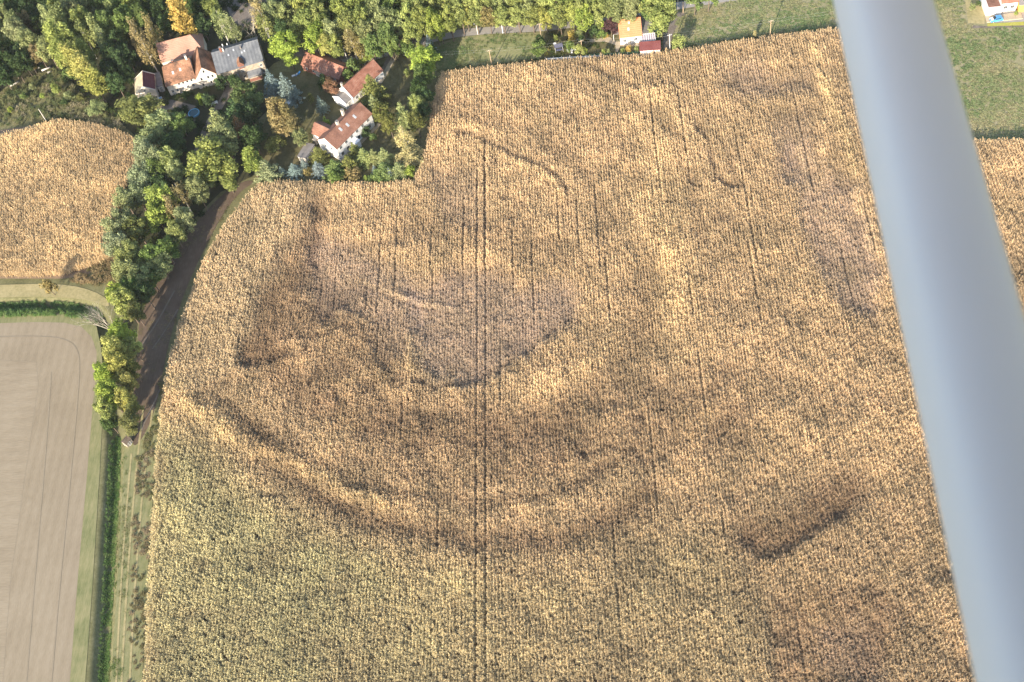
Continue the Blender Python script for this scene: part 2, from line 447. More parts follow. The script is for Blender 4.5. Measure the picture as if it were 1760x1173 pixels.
sheet('garden_path', [(1048, 64), (1058, 72), (1110, 72), (1112, 80), (1066, 80), (1062, 90), (1058, 90), (1058, 78), (1040, 72), (1012, 72), (1012, 69)], M['gravel'], .04)
sheet('north_field', [(1160, 30), (1180, 18), (1230, 6), (1290, -6), (1440, -30), (1700, -40), (1800, 30), (1800, 250), (1660, 246), (1560, 140), (1475, 52), (1330, 66), (1290, 72), (1160, 92)], M['crop'], .02)
strip('road', [(560, 112), (620, 104), (690, 84), (740, 67), (790, 57), (850, 52), (930, 48.5), (985, 42), (1030, 31), (1080, 22), (1130, 17), (1180, 8), (1230, 0), (1300, -11), (1420, -28)], 3.4, M['asphalt'], .06, 3)
strip('lane', [(480, 80), (510, 88), (545, 95), (580, 104), (620, 103)], 4.0, M['yard'], .045, 3)
strip('driveway', [(706, 66), (690, 75), (676, 92), (668, 108), (660, 126), (650, 142), (630, 158)], [2.0, 3.2], M['yard'], .085, 3)
strip('driveway_verge', [(700, 72), (684, 88), (672, 108), (661, 130), (652, 143)], [1.2, 1.8], M['gravel'], .1, 3)
sheet('north_yard', [(372, -30), (480, -40), (470, 6), (456, 26), (424, 50), (398, 36), (388, 6)], M['yard'], .03, 1)
strip('farm_lane', [(402, 120), (396, 150), (384, 172), (366, 200), (348, 240), (336, 275), (326, 300)], [2.4, 3.4], M['yard'], .03, 3)
strip('field_path', [(1172, 22), (1160, 40), (1148, 60), (1146, 84)], 2.4, M['yard'], .05, 2)
sheet('house_yard', [(1700, -30), (1697, 40), (1830, 36), (1840, -40)], M['asphalt'], .04)
sheet('verge', [(1697, 41), (1830, 34), (1830, 42), (1697, 46)], M['ygrass'], .05)
sheet('field_road', [(1664, 46), (1668, 49), (1830, 46), (1830, 42), (1697, 46), (1672, 44)], M['yard'], .06)
sheet('garden_strip', [(1655, -30), (1664, 40), (1692, 42), (1694, -30)], M['drygrass'], .05)

# ------------------------------------------------------------------ ground cover built of single plants (stuff)
def ribbons(n, rad, hmin, hmax, length, width, bend, rng, lean=.4):
    """n bent leaf blades: two quads each"""
    v, f, a = [], [], []
    for i in range(n):
        p = rng.uniform(0, 2*math.pi); r = rad*math.sqrt(rng.random())
        b = np.array([r*math.cos(p), r*math.sin(p), rng.uniform(hmin, hmax)])
        t = rng.uniform(0, 2*math.pi); dr = np.array([math.cos(t), math.sin(t), 0]); sd = np.array([-dr[1], dr[0], 0])
        l = length*rng.uniform(.6, 1.2); up = rng.uniform(.3, 1)*lean
        p1 = b+dr*l*.5+np.array([0, 0, l*up]); p2 = p1+dr*l*.45+np.array([0, 0, l*(up-bend)*.7])
        w = width*rng.uniform(.7, 1.2)/2; k = len(v)
        v += [b-sd*w*.6, b+sd*w*.6, p1-sd*w, p1+sd*w, p2-sd*w*.3, p2+sd*w*.3]
        f += [(k, k+1, k+3, k+2), (k+2, k+3, k+5, k+4)]; g = rng.random(); a += [g, g]
    return v, f, a
def proto(name, vfa, mat):
    v, f, a = vfa
    me = np_mesh(name, np.array(v), np.array(f), mat, {'v': ('FACE', 'FLOAT', a)})
    return bpy.data.objects.new(name, me)
def maize_clump(seed):
    rng = np.random.default_rng(seed)
    v, f, a = [], [], []
    for i in range(3):
        y = -.25+(i+.5)/6+rng.uniform(-.06, .06); x = rng.uniform(-.07, .07); h = rng.uniform(1.75, 2.35)
        k = len(v); tx, ty = rng.uniform(-.16, .16, 2); g = rng.random()
        for (dx, dy) in ((.025, 0), (0, .025)):
            k = len(v); v += [(x-dx, y-dy, 0), (x+dx, y+dy, 0), (x+tx+dx, y+ty+dy, h), (x+tx-dx, y+ty-dy, h)]
            f.append((k, k+1, k+2, k+3)); a.append(g*.6+.2)
        nl = 6; ph = rng.uniform(0, math.pi)
        for j in range(nl):
            z = h*(.28+.66*j/(nl-1)); q = z/h; b = np.array([x+tx*q, y+ty*q, z])
            t = ph+math.pi*j+rng.uniform(-.6, .6); dr = np.array([math.cos(t), math.sin(t), 0]); sd = np.array([-dr[1], dr[0], 0])
            l = rng.uniform(.5, .85)*(1.1-.35*q); w = rng.uniform(.045, .07)
            p1 = b+dr*l*.45+np.array([0, 0, l*rng.uniform(.15, .5)]); p2 = p1+dr*l*.45-np.array([0, 0, l*rng.uniform(.1, .6)])
            k = len(v); v += [b-sd*w*.6, b+sd*w*.6, p1-sd*w, p1+sd*w, p2-sd*w*.3, p2+sd*w*.3]
            f += [(k, k+1, k+3, k+2), (k+2, k+3, k+5, k+4)]; g2 = min(1, max(0, g*.5+rng.random()*.5)); a += [g2, g2]
        for j in range(4):   # tassel
            t = rng.uniform(0, 6.28); dr = np.array([math.cos(t), math.sin(t), 0])*.12
            b = np.array([x+tx, y+ty, h]); k = len(v)
            v += [b-[.02, .01, 0], b+[.02, .01, 0], b+dr+[.02, .01, .28], b+dr-[.02, .01, -.28]]; f.append((k, k+1, k+2, k+3)); a.append(.8)
    return v, f, a
PROTO = {
    'maize': [proto('maize_row', maize_clump(s), M['maize']) for s in range(12)],
    'grass': [proto('grass_tuft', ribbons(34, .5, 0, .05, .5, .07, .7, np.random.default_rng(20+s), .9), M['plant']) for s in range(3)],
    'weed': [proto('weed', ribbons(46, .45, .05, .75, .45, .13, .8, np.random.default_rng(30+s), .5), M['plant']) for s in range(4)],
    'leafy': [proto('leafy_plant', ribbons(30, .45, .05, .35, .42, .17, .9, np.random.default_rng(40+s), .5), M['plant']) for s in range(3)],
}
def scatter(name, pts, kind, sc, tint, rot, label_mat=None):
    n = len(pts)
    me = np_mesh(name, np.asarray(pts), np.zeros((0, 4), int), None, {
        'sc': ('POINT', 'FLOAT_VECTOR', sc), 'tint': ('POINT', 'FLOAT_VECTOR', tint),
        'rt': ('POINT', 'FLOAT_VECTOR', np.column_stack([np.zeros((n, 2)), rot])),
        'vi': ('POINT', 'INT', RNG.integers(0, len(PROTO[kind]), n))})
    me.materials.append(PROTO[kind][0].data.materials[0])
    o = tag(link(name, me), kind='stuff')
    g = bpy.data.node_groups.new(name, 'GeometryNodeTree')
    g.interface.new_socket('Geometry', in_out='INPUT', socket_type='NodeSocketGeometry')
    g.interface.new_socket('Geometry', in_out='OUTPUT', socket_type='NodeSocketGeometry')
    N, L = g.nodes, g.links
    gi, go = N.new('NodeGroupInput'), N.new('NodeGroupOutput')
    iop = N.new('GeometryNodeInstanceOnPoints'); iop.inputs['Pick Instance'].default_value = True
    jn = N.new('GeometryNodeJoinGeometry')
    for p in PROTO[kind]:
        oi = N.new('GeometryNodeObjectInfo'); oi.inputs['Object'].default_value = p; oi.inputs['As Instance'].default_value = True
        L.new(oi.outputs['Geometry'], jn.inputs[0])
    def attr(nm, ty):
        a = N.new('GeometryNodeInputNamedAttribute'); a.data_type = ty; a.inputs['Name'].default_value = nm
        return a.outputs['Attribute']
    L.new(gi.outputs[0], iop.inputs['Points']); L.new(jn.outputs[0], iop.inputs['Instance'])
    L.new(attr('vi', 'INT'), iop.inputs['Instance Index']); L.new(attr('sc', 'FLOAT_VECTOR'), iop.inputs['Scale'])
    er = N.new('FunctionNodeEulerToRotation'); L.new(attr('rt', 'FLOAT_VECTOR'), er.inputs[0]); L.new(er.outputs[0], iop.inputs['Rotation'])
    L.new(iop.outputs[0], go.inputs[0])
    md = o.modifiers.new('plants', 'NODES'); md.node_group = g
    return o
def vnoise(P, wl, seed):
    """smooth value noise 0..1"""
    q = P/wl; i = np.floor(q).astype(int); f = q-i; f = f*f*(3-2*f)
    def h(a, b):
        n = (a*374761393+b*668265263+seed*974711) & 0x7fffffff
        n = ((n ^ (n >> 13))*1274126177) & 0x7fffffff
        return ((n ^ (n >> 16)) % 65536)/65536.0
    x, y = i[:, 0], i[:, 1]
    return (h(x, y)*(1-f[:, 0])+h(x+1, y)*f[:, 0])*(1-f[:, 1])+(h(x, y+1)*(1-f[:, 0])+h(x+1, y+1)*f[:, 0])*f[:, 1]
def fbm(P, wl, seed):
    return .5*vnoise(P, wl, seed)+.3*vnoise(P, wl/2.3, seed+1)+.2*vnoise(P, wl/5.1, seed+2)

# growth marks in the maize, traced on the ground: (line, half width in photo px, strength); negative = stunted or gappy, positive = tall and pale
MARKS = [
 ([(1000,112),(1036,126),(1064,139),(1097,154)],4,-1),([(1000,139),(1032,149),(1064,166)],3,-.6),([(1086,112),(1115,123)],3,-.7),
 ([(1107,137),(1136,141),(1157,150)],6,-.7),([(1243,132),(1247,150),(1279,155)],3,-.6),([(1315,99),(1329,128)],3,-.7),([(1408,114),(1417,132)],3.5,-1),
 ([(1157,150),(1175,165),(1190,190),(1199,221)],4,-.4),([(1199,221),(1215,246),(1224,278),(1233,307),(1247,318),(1276,323)],3.6,-1.1),([(1233,235),(1247,260),(1258,289),(1265,311)],4,-.7),
 ([(1238,375),(1254,382)],5,-.7),([(1437,171),(1469,171)],2.5,-.7),([(1376,336),(1380,361),(1408,357)],3,-.6),([(1186,310),(1192,320)],3,-.8),
 ([(798,236),(815,238),(832,246)],5,-1),([(832,248),(880,268),(930,288),(960,308),(976,335)],3,-.8),([(828,258),(880,279),(925,298),(950,315),(968,345)],3,.7),
 ([(745,300),(752,340),(758,372)],5,-.5),([(545,340),(548,370),(543,400),(540,470)],5,-.8),([(540,362),(560,374)],7,-1),([(500,420),(470,470),(450,500),(432,555),(420,600),(425,622)],8,-.8),
 ([(425,622),(450,626),(480,618),(500,606)],7,-1.1),([(550,580),(572,571),(592,561)],4,-1),([(719,651),(744,669),(787,665),(822,654),(865,633),(930,586),(955,568)],4,-1),
 ([(615,619),(651,626),(672,644)],5,-.7),([(597,422),(650,422),(700,425)],5,-.7),([(629,486),(686,511),(740,529),(787,534)],3.2,.9),([(625,492),(682,518),(735,535)],2.5,-.6),
 ([(556,530),(608,547),(651,567)],3,.8),([(837,567),(880,533)],3,.8),([(704,579),(708,622),(740,658)],5,.9),([(690,560),(698,600),(720,640)],4,-.6),
 ([(865,375),(880,380)],5,-.8),([(858,340),(900,352)],5,-.6),([(860,470),(885,476)],4,-.7),([(760,470),(800,475)],4,-.5),
 ([(330,700),(400,752),(472,787),(543,823),(615,855),(660,875)],10,.8),([(440,790),(518,834),(572,866),(622,891),(672,909),(722,920),(779,931),(812,938)],10,-.4),
 ([(840,933),(901,929),(959,933),(1020,915),(1070,885),(1100,850)],10,-.3),([(586,827),(629,845)],5,-.9),([(497,741),(511,766)],4,-.9),([(454,854),(486,855)],3.5,-1),
 ([(962,838),(1000,830),(1040,800)],6,-.7),([(1010,780),(1050,770)],6,-.7),([(1085,720),(1110,715)],5,-.7),([(1060,668),(1066,668)],4,-.8),([(1116,670),(1124,673)],4,-.8),
 ([(500,760),(560,700),(620,660)],12,-.25),([(690,880),(760,900),(830,905)],10,.3),([(900,880),(980,860)],10,.25),([(740,820),(745,835)],4,-.8),([(890,890),(900,895)],5,-.7),
 ([(1281,926),(1302,950),(1342,946),(1382,922),(1423,890),(1451,873)],10,-1.1),([(1290,890),(1340,870),(1400,850),(1470,835)],26,-.35),([(1253,857),(1277,857)],6,-.6),([(1451,873),(1470,845),(1462,828)],5,-.6),
 ([(1326,1023),(1338,1035)],7,-.8),([(1612,982),(1640,994)],5,-1.1),([(1181,1010),(1189,1019)],5,-.9),([(1314,1055),(1330,1103),(1334,1180)],5,-.7),([(1310,965),(1360,965),(1420,930),(1480,890)],8,.5),
 ([(1480,580),(1540,610)],6,-.5),([(1620,1010),(1580,1060)],6,.5),([(1350,1100),(1420,1110)],18,-.3),([(1570,950),(1510,1000)],7,.4),([(1240,860),(1300,840),(1380,800)],8,-.25),
 ([(700,720),(770,715),(830,700)],8,-.3),([(640,640),(600,660),(560,650)],8,.4),([(340,560),(300,620)],8,-.4),([(1100,250),(1150,420),(1160,560)],26,.25),([(1400,90),(1440,200),(1470,330),(1490,420)],6,.5),
 ([(1370,230),(1390,330)],4,.5),([(765,215),(830,225),(900,240)],6,.35),([(740,200),(790,180),(850,175)],5,-.4),([(870,170),(930,185),(1000,215)],5,-.35),([(640,340),(700,335)],6,-.4),([(960,220),(1000,300),(1040,290)],6,-.4),
 ([(1135,735),(1200,720)],8,-.2),([(930,690),(1000,650),(1060,560)],14,.2),([(860,410),(930,400),(1000,420)],6,.25),
]
SHORT = [([(700,500),(712,590),(735,655),(790,664),(830,655),(920,596),(985,560),(1000,505),(950,480),(900,500),(850,470),(770,470)],1),([(540,400),(600,415),(650,450),(720,480),(720,560),(670,565),(600,545),(550,550),(515,500)],.85),
 ([(1375,345),(1420,300),(1480,320),(1520,480),(1500,560),(1440,520),(1400,440)],.95),([(1330,200),(1385,190),(1420,290),(1390,330),(1345,300)],.6),([(1240,112),(1310,100),(1330,140),(1400,118),(1392,160),(1290,172),(1240,150)],.7),([(745,300),(820,290),(830,400),(760,380)],.5),
 ([(640,560),(710,570),(700,620),(640,610)],.6),([(1340,230),(1380,240),(1400,340),(1350,320)],.5),([(1400,1080),(1490,1060),(1520,1173),(1420,1173)],.5)]
GREENZ = [(250,720),(345,760),(440,850),(560,915),(700,955),(830,975),(960,985),(1080,930),(1200,920),(1290,1010),(1320,1080),(1325,1290),(225,1290)]
STRAW = [(440,318),(550,318),(540,380),(500,440),(452,510),(425,580),(418,630),(330,680),(284,680),(290,610),(320,540),(360,450),(400,375)]
BANDS = [   # broad growth bands: (line, half width px, height change, how strongly browned)
 ([(545,350),(530,430),(490,490),(455,540),(440,600),(470,612)], 26, -.16, .75),
 ([(440,610),(500,660),(580,712),(690,742),(830,752),(950,722),(1050,650),(1105,560),(1110,470)], 26, -.08, .5),
 ([(430,740),(520,836),(600,880),(700,912),(830,938),(960,932),(1060,895),(1120,850)], 21, -.12, .75), ([(380,690),(470,765),(560,806),(680,850),(830,868),(980,850),(1060,800)], 9, -.08, .5),
 ([(590,790),(700,815),(830,830),(960,800)], 14, -.06, .35),
 ([(1300,925),(1345,925),(1405,885),(1455,848)], 36, -.2, 1.0),
 ([(1090,180),(1160,230),(1195,330),(1210,420)], 10, -.08, .35),
 ([(800,205),(900,225),(985,275),(1030,345),(1040,430)], 12, -.08, .35),
 ([(960,180),(1060,230),(1100,330)], 9, -.06, .3),
 ([(700,400),(800,395),(900,410),(970,440)], 22, -.10, .35),
 ([(1290,640),(1400,690),(1530,700)], 20, -.05, .25)]
PALE = [([(285,650),(330,700),(400,752),(472,789),(543,825),(615,857),(660,880)], 17, .12, .7),
 ([(1120,150),(1140,300),(1150,450),(1160,600)], 50, .08, .4), ([(860,690),(990,650),(1060,590)], 18, .06, .35), ([(1400,100),(1440,220),(1480,340),(1505,440)], 10, .15, .6),
 ([(560,330),(640,335),(700,330)], 14, .08, .5), ([(770,150),(900,140),(1020,130)], 16, .05, .3), ([(600,665),(640,650),(690,690),(560,760)], 16, .06, .35), ([(1190,700),(1280,760),(1500,740)], 40, .04, .25)]
DARKZ = [(1325,1040),(1390,1010),(1500,1010),(1560,1060),(1500,1180),(1500,1290),(1335,1290)]
BROWNZ = [(455,505),(545,470),(640,560),(740,690),(1000,700),(1250,640),(1320,760),(1080,800),(900,830),(640,780),(450,660)]
def soft(P2, poly, w):
    ins = in_poly(P2, poly); d, _ = dist_poly(P2, [np.array(q, float) for q in poly+[poly[0]]])
    return np.clip(.5+np.where(ins, d, -d)/w, 0, 1)
ROWGAP = [((822.6, 300), (822.6, 1180), .19), ((835.6, 300), (835.6, 1180), .19), ((834, 245), (835, 420), .2)]
for a, b in [((1115,700),(1131,881)),((1111,170),(1138,340)),((1262,230),(1310,490)),((1020,320),(1032,470)),((1165,165),(1186,320)),((1195,610),(1216,720)),((1362,150),(1392,335)),((687,370),(680,540)),
             ((744,400),(742,470)),((658,410),(650,545)),((633,490),(631,540)),((650,560),(652,620)),((1042,450),(1052,560)),((990,360),(1000,440)),((955,330),(965,420)),((1370,1070),(1382,1180)),((1240,880),(1252,960)),
             ((1285,420),(1306,560)),((1180,470),(1196,560)),((1060,900),(1062,1100)),((745,470),(744,520)),((880,400),(884,520)),((917,420),(920,560)),((859,590),(860,700)),((1440,430),(1475,560)),((800,340),(800,520)),((553,490),(552,520)),((575,480),(577,540)),
             ((692,690),(690,760)),((640,860),(641,920)),((752,870),(752,960)),((1480,340),(1502,440))]:
    ROWGAP.append((a, b, .17))
def maize_field(name, pix, seed, main):
    poly = [at(x, y, ZP)[:2] for x, y in pix]
    A = np.array(poly); x0, y0 = A.min(0); x1, y1 = A.max(0)
    x1 = min(x1, 130); x0 = max(x0, -240); y0 = max(y0, 62)
    gx, gy = np.meshgrid(np.arange(x0, x1, .75), np.arange(y0, y1, .48))
    P = np.stack([gx.ravel(), gy.ravel()], 1)
    rs = np.random.default_rng(seed)
    P += np.stack([rs.normal(0, .085, len(P)), rs.uniform(-.24, .24, len(P))], 1)
    if not main:   # rows of the west field run across
        c = A.mean(0); th = R(15); q = P-c
        P = np.stack([c[0]+q[:, 0]*math.cos(th)-q[:, 1]*math.sin(th), c[1]+q[:, 0]*math.sin(th)+q[:, 1]*math.cos(th)], 1)
    edge = (fbm(P, 6, seed)-.5)*1.6
    d, _ = dist_poly(P, poly+[poly[0]])
    keep = in_poly(P, poly) & (d > .3+edge*.5)
    px, py = proj(np.column_stack([P, np.full(len(P), 1.0)]))
    keep &= (px > -60) & (px < 1830) & (py < 1240) & (py > -30)
    P, px, py, d = P[keep], px[keep], py[keep], d[keep]
    Q = np.stack([px, py], 1)
    n = len(P)
    w1, w2, w3 = fbm(P, 26, seed+5), fbm(P, 7, seed+9), fbm(P, 2.2, seed+13)
    hs = .98+.16*(w1-.5)+.15*(w2-.5)+rs.normal(0, .08, n)
    tint = np.tile(np.array([.655, .49, .295]), (n, 1))*(1+.5*(w2-.5)[:, None])*(1+.4*(w1-.5)[:, None])*(1+.22*(w3-.5)[:, None])
    if main: st = vnoise(P*np.array([1/.75, 1/3.2]), 1.0, seed+21)
    else: st = vnoise(P, 1.6, seed+21)
    hs += .16*(st-.5)
    tint = tint*(1+.25*(st-.5)[:, None])
    drop = rs.random(n) < .015+.22*np.clip(w3-.66, 0, 1)*3
    tan, green, straw, brown = np.array([.655, .49, .295]), np.array([.59, .515, .29]), np.array([.69, .555, .35]), np.array([.53, .375, .225])
    def blend(m, col):
        nonlocal tint
        k = (m[:, None])
        tint = tint*(1-k)+k*col*(tint/tan)
    if main:
        Qw = Q+np.stack([(w2-.5)*22+(w3-.5)*12, (fbm(P, 5, 77)-.5)*22], 1)
        g = soft(Qw, GREENZ, 90)*(.35+.65*np.clip((1000-px)/600, 0, 1)); blend(np.clip(g*(.6+.8*w2), 0, 1), green)
        drop |= (rs.random(n) < .10*g*np.clip(w3*1.6-.3, 0, 1)); hs += .08*g
        s_ = soft(Qw, STRAW, 14); blend(s_*.5, straw); hs += .1*s_
        b_ = soft(Qw, BROWNZ, 60); blend(b_*.55, brown); b2 = soft(Qw, DARKZ, 30); blend(b2*.8, brown); hs -= .12*b2
        pa = fbm(P*np.array([1, .8]), 11, 301); pb = fbm(P, 4.2, 317)
        zone = .35+.65*np.maximum(b_, b2)
        m = np.clip((pa*.55+pb*.45-.50)*9, 0, 1)*zone*(1-.75*s_)*(1-.6*g)
        hs -= .18*m; blend(m*.45, np.array([.41, .285, .18]))
        m = np.clip((.43-pa*.45-pb*.55)*10, 0, 1)*zone; hs += .10*m; blend(m*.4, np.array([.76, .58, .33]))
        for ln, hw, dh, kk in BANDS+PALE:
            dd, _ = dist_poly(Qw, [np.array(q, float) for q in ln])
            m = np.clip(1.25-dd/(hw*1.3), 0, 1)*(.6+.8*np.clip(w2, 0, 1)); m = np.clip(m, 0, 1)
            hs += dh*m; blend(m*kk*.85, np.array([.40, .275, .165]) if dh < 0 else np.array([.78, .60, .35]))
        for pl, k in SHORT:
            m = soft(Qw, pl, 30)*k; hs -= .45*m; blend(np.clip(m*.9*(.6+.8*pb), 0, 1), np.array([.56, .42, .295])); tint = tint*(1+m[:, None]*.0)
        for ln, hw, st in MARKS:
            dd, _ = dist_poly(Qw if hw > 4 else Q+(Qw-Q)*.4, [np.array(q, float) for q in ln])
            m = np.clip(1.3-dd/(hw*1.6), 0, 1)*(.35+1.1*np.clip(w2+w3-.5, 0, 1))
            if st < 0:
                st *= .58
                hs += .36*st*m; drop |= rs.random(n) < -st*.08*m; blend(np.clip(m*min(1, -st)*.65, 0, 1), np.array([.37, .255, .165]))
            else:
                hs += .22*st*m; blend(np.clip(m*st*.6, 0, 1), np.array([.78, .60, .34]))
        for a, b, hw in ROWGAP:
            A_, B_ = at(*a), at(*b); xm = (A_[0]+B_[0])/2
            xm = x0+.75*(math.floor((xm-x0)/.75)+.5)
            dx = P[:, 0]-xm; inn = (P[:, 1] > min(A_[1], B_[1])) & (P[:, 1] < max(A_[1], B_[1])) & (np.abs(dx) < .7)
            P[:, 0] += np.where(inn, np.sign(dx)*hw*np.clip(1.25-np.abs(dx), 0, 1), 0)
    else:
        blend(np.clip(.45*w1+.3*(w2-.3), 0, 1), np.array([.66, .52, .29])); tint = tint*1.04
        hs += .05
    rim = np.clip(1-d/3, 0, 1); hs -= .06*rim
    tint = tint*1.07
    hs = np.clip(hs, .18, 1.5)
    k = ~drop
    P, hs, tint = P[k], hs[k], tint[k]; n = len(P)
    wd = np.clip(.75+.35*hs, .6, 1.2)*rs.uniform(.9, 1.1, n)
    rot = rs.choice([0, math.pi], n)+rs.normal(0, .12, n)+(0 if main else R(15))
    print(name, n)
    scatter(name, np.column_stack([P, np.full(n, .03)]), 'maize', np.column_stack([wd, np.ones(n), hs]), tint, rot)
maize_field('maize_field', MAIZE, 3, True)
maize_field('west_maize_field', MAIZE2, 4, False)

def cover(name, pix, kind, spacing, cols, hscale=(.7, 1.3), wscale=(.8, 1.2), seed=1, zref=0, dens=.5, wl=9, line=None, fall=None):
    """cover plants over a polygon, patchy; line: (pixels, half width m) keeps only a belt"""
    poly = [at(x, y, zref)[:2] for x, y in pix]
    A = np.array(poly); lo, hi = A.min(0), A.max(0)
    rs = np.random.default_rng(seed)
    gx, gy = np.meshgrid(np.arange(lo[0], hi[0], spacing), np.arange(lo[1], hi[1], spacing))
    P = np.stack([gx.ravel(), gy.ravel()], 1)+rs.uniform(-.5, .5, (gx.size, 2))*spacing
    k = in_poly(P, poly)
    w = fbm(P, wl, seed+40)
    k &= rs.random(len(P)) < np.clip(dens+(w-.5)*2.2, 0, 1)
    P, w = P[k], w[k]; n = len(P)
    px, py = proj(np.column_stack([P, np.zeros(n)]))
    kk = (px > -80) & (px < 1840) & (py > -60) & (py < 1250); P, w = P[kk], w[kk]; n = len(P)
    t = np.clip(fbm(P, wl*.7, seed+60)*1.6-.3+rs.normal(0, .18, n), 0, 1)[:, None]
    cols = [np.array(c) for c in cols]
    tint = np.where(t < .5, cols[0]+(cols[1]-cols[0])*t*2, cols[1]+(cols[2]-cols[1])*(t*2-1))
    ws = rs.uniform(*wscale, n)
    sc = np.column_stack([ws, ws, rs.uniform(*hscale, n)])
    print(name, n)
    return scatter(name, np.column_stack([P, ground_z(P)-.03]), kind, sc, tint, rs.uniform(0, 6.28, n))
cover('rough_grass_and_weeds', [(-90, 236), (-90, 170), (10, 158), (60, 130), (100, 118), (140, 160), (160, 195), (205, 205), (215, 225), (160, 213), (110, 207), (60, 210), (0, 219)], 'weed', .85, [(.11, .145, .06), (.22, .215, .095), (.37, .315, .19)], (.4, 1.6), (.8, 1.7), 2, 0, .75, 7)
cover('meadow_grass', [(754, 76), (790, 66), (850, 60), (926, 58), (930, 104), (830, 120), (754, 130)], 'grass', .9, [(.16, .23, .085), (.27, .285, .12), (.40, .34, .18)], (.5, 1.1), (.8, 1.5), 3, 0, .55, 9)
cover('leafy_crop', [(1162, 34), (1182, 22), (1232, 8), (1300, -6), (1440, -28), (1640, -38), (1652, -30), (1662, 44), (1830, 52), (1830, 246), (1660, 242), (1560, 136), (1475, 50), (1330, 62), (1290, 68), (1162, 88)], 'leafy', .95, [(.19, .25, .10), (.30, .31, .14), (.42, .36, .19)], (.25, .6), (.8, 1.6), 4, 0, .9, 12)
cover('ditch_reeds', [(-60, 520), (-60, 546), (0, 545), (90, 543), (150, 549), (168, 562), (180, 556), (166, 528), (120, 518), (60, 516), (0, 519)], 'weed', .5, [(.09, .16, .05), (.15, .24, .07), (.23, .29, .11)], (.6, 1.3), (.6, 1.1), 5, 0, .85, 4)
cover('ditch_reeds', [(187, 740), (205, 748), (203, 850), (195, 974), (183, 1180), (179, 1250), (160, 1250), (164, 1173), (175, 974), (182, 848)], 'grass', .4, [(.09, .16, .05), (.14, .23, .065), (.22, .29, .10)], (.5, 1.1), (.5, .8), 6, 0, .8, 3)
cover('field_edge_weeds', [(268, 770), (259, 930), (247, 1190), (243, 1250), (214, 1250), (220, 1100), (228, 900), (238, 790)], 'weed', .9, [(.12, .12, .05), (.20, .16, .085), (.30, .23, .14)], (.2, .7), (.6, 1.2), 7, 0, .45, 5)
cover('margin_grass', [(210, 785), (236, 780), (226, 900), (210, 1190), (206, 1250), (178, 1250), (184, 1173), (196, 974), (204, 850)], 'grass', .7, [(.12, .17, .05), (.20, .21, .08), (.30, .26, .13)], (.25, .5), (.7, 1.2), 8, 0, .35, 6)
cover('track_weeds', [(412, 332), (345, 440), (292, 580), (270, 690), (238, 772), (222, 762), (236, 600), (240, 540), (300, 440), (380, 336)], 'grass', .9, [(.12, .12, .05), (.20, .16, .085), (.30, .23, .14)], (.15, .45), (.6, 1.2), 17, 0, .22, 5)
cover('track_verge_weeds', [(276, 640), (284, 650), (268, 760), (240, 800), (232, 792), (255, 745), (268, 700)], 'weed', .8, [(.13, .14, .05), (.21, .19, .085), (.30, .24, .14)], (.2, .6), (.6, 1.2), 18, 0, .5, 5)
cover('field_corner_weeds', [(196, 430), (215, 480), (200, 500), (170, 492), (130, 486), (112, 478), (146, 470), (175, 450)], 'weed', .8, [(.12, .12, .05), (.24, .18, .09), (.38, .27, .14)], (.5, 1.5), (.8, 1.6), 9, 0, .8, 5)
cover('field_edge_grass', [(750, 120), (760, 131), (840, 120), (940, 110), (1040, 103), (1120, 99), (1210, 85), (1300, 71), (1440, 53), (1440, 46), (1290, 63), (1200, 77), (1130, 88), (930, 101), (830, 111), (756, 116)], 'grass', .8, [(.11, .13, .05), (.20, .17, .08), (.30, .23, .13)], (.6, 1.3), (.8, 1.4), 10, 0, .6, 5)
cover('lawn_grass', [(495, 118), (600, 140), (660, 112), (700, 82), (735, 110), (725, 180), (718, 280), (705, 300), (560, 306), (460, 306), (435, 250), (470, 180), (450, 140)], 'grass', 1.5, [(.08, .10, .035), (.13, .13, .055), (.20, .16, .08)], (.2, .6), (.8, 1.5), 11, 0, .45, 9)
cover('garden_plants', [(938, 58), (1000, 52), (1055, 40), (1060, 68), (1062, 92), (1128, 90), (1036, 97), (938, 102)], 'leafy', 1.0, [(.05, .09, .03), (.12, .14, .05), (.22, .2, .06)], (.4, 1.4), (.7, 1.4), 12, 0, .35, 5)
cover('undergrowth', [(-100, -20), (-100, 160), (60, 120), (140, 165), (210, 205), (240, 240), (225, 310), (195, 400), (190, 470), (215, 520), (205, 680), (226, 690), (240, 540), (300, 430), (380, 330), (430, 300), (430, 220), (400, 120), (470, 100), (520, 84), (570, 90), (690, 64), (790, 48), (990, 36), (1150, 10), (1150, -60), (400, -70)], 'weed', 2.2, [(.025, .045, .015), (.05, .075, .025), (.10, .11, .04)], (.6, 1.8), (1.2, 2.6), 13, 0, .55, 10)

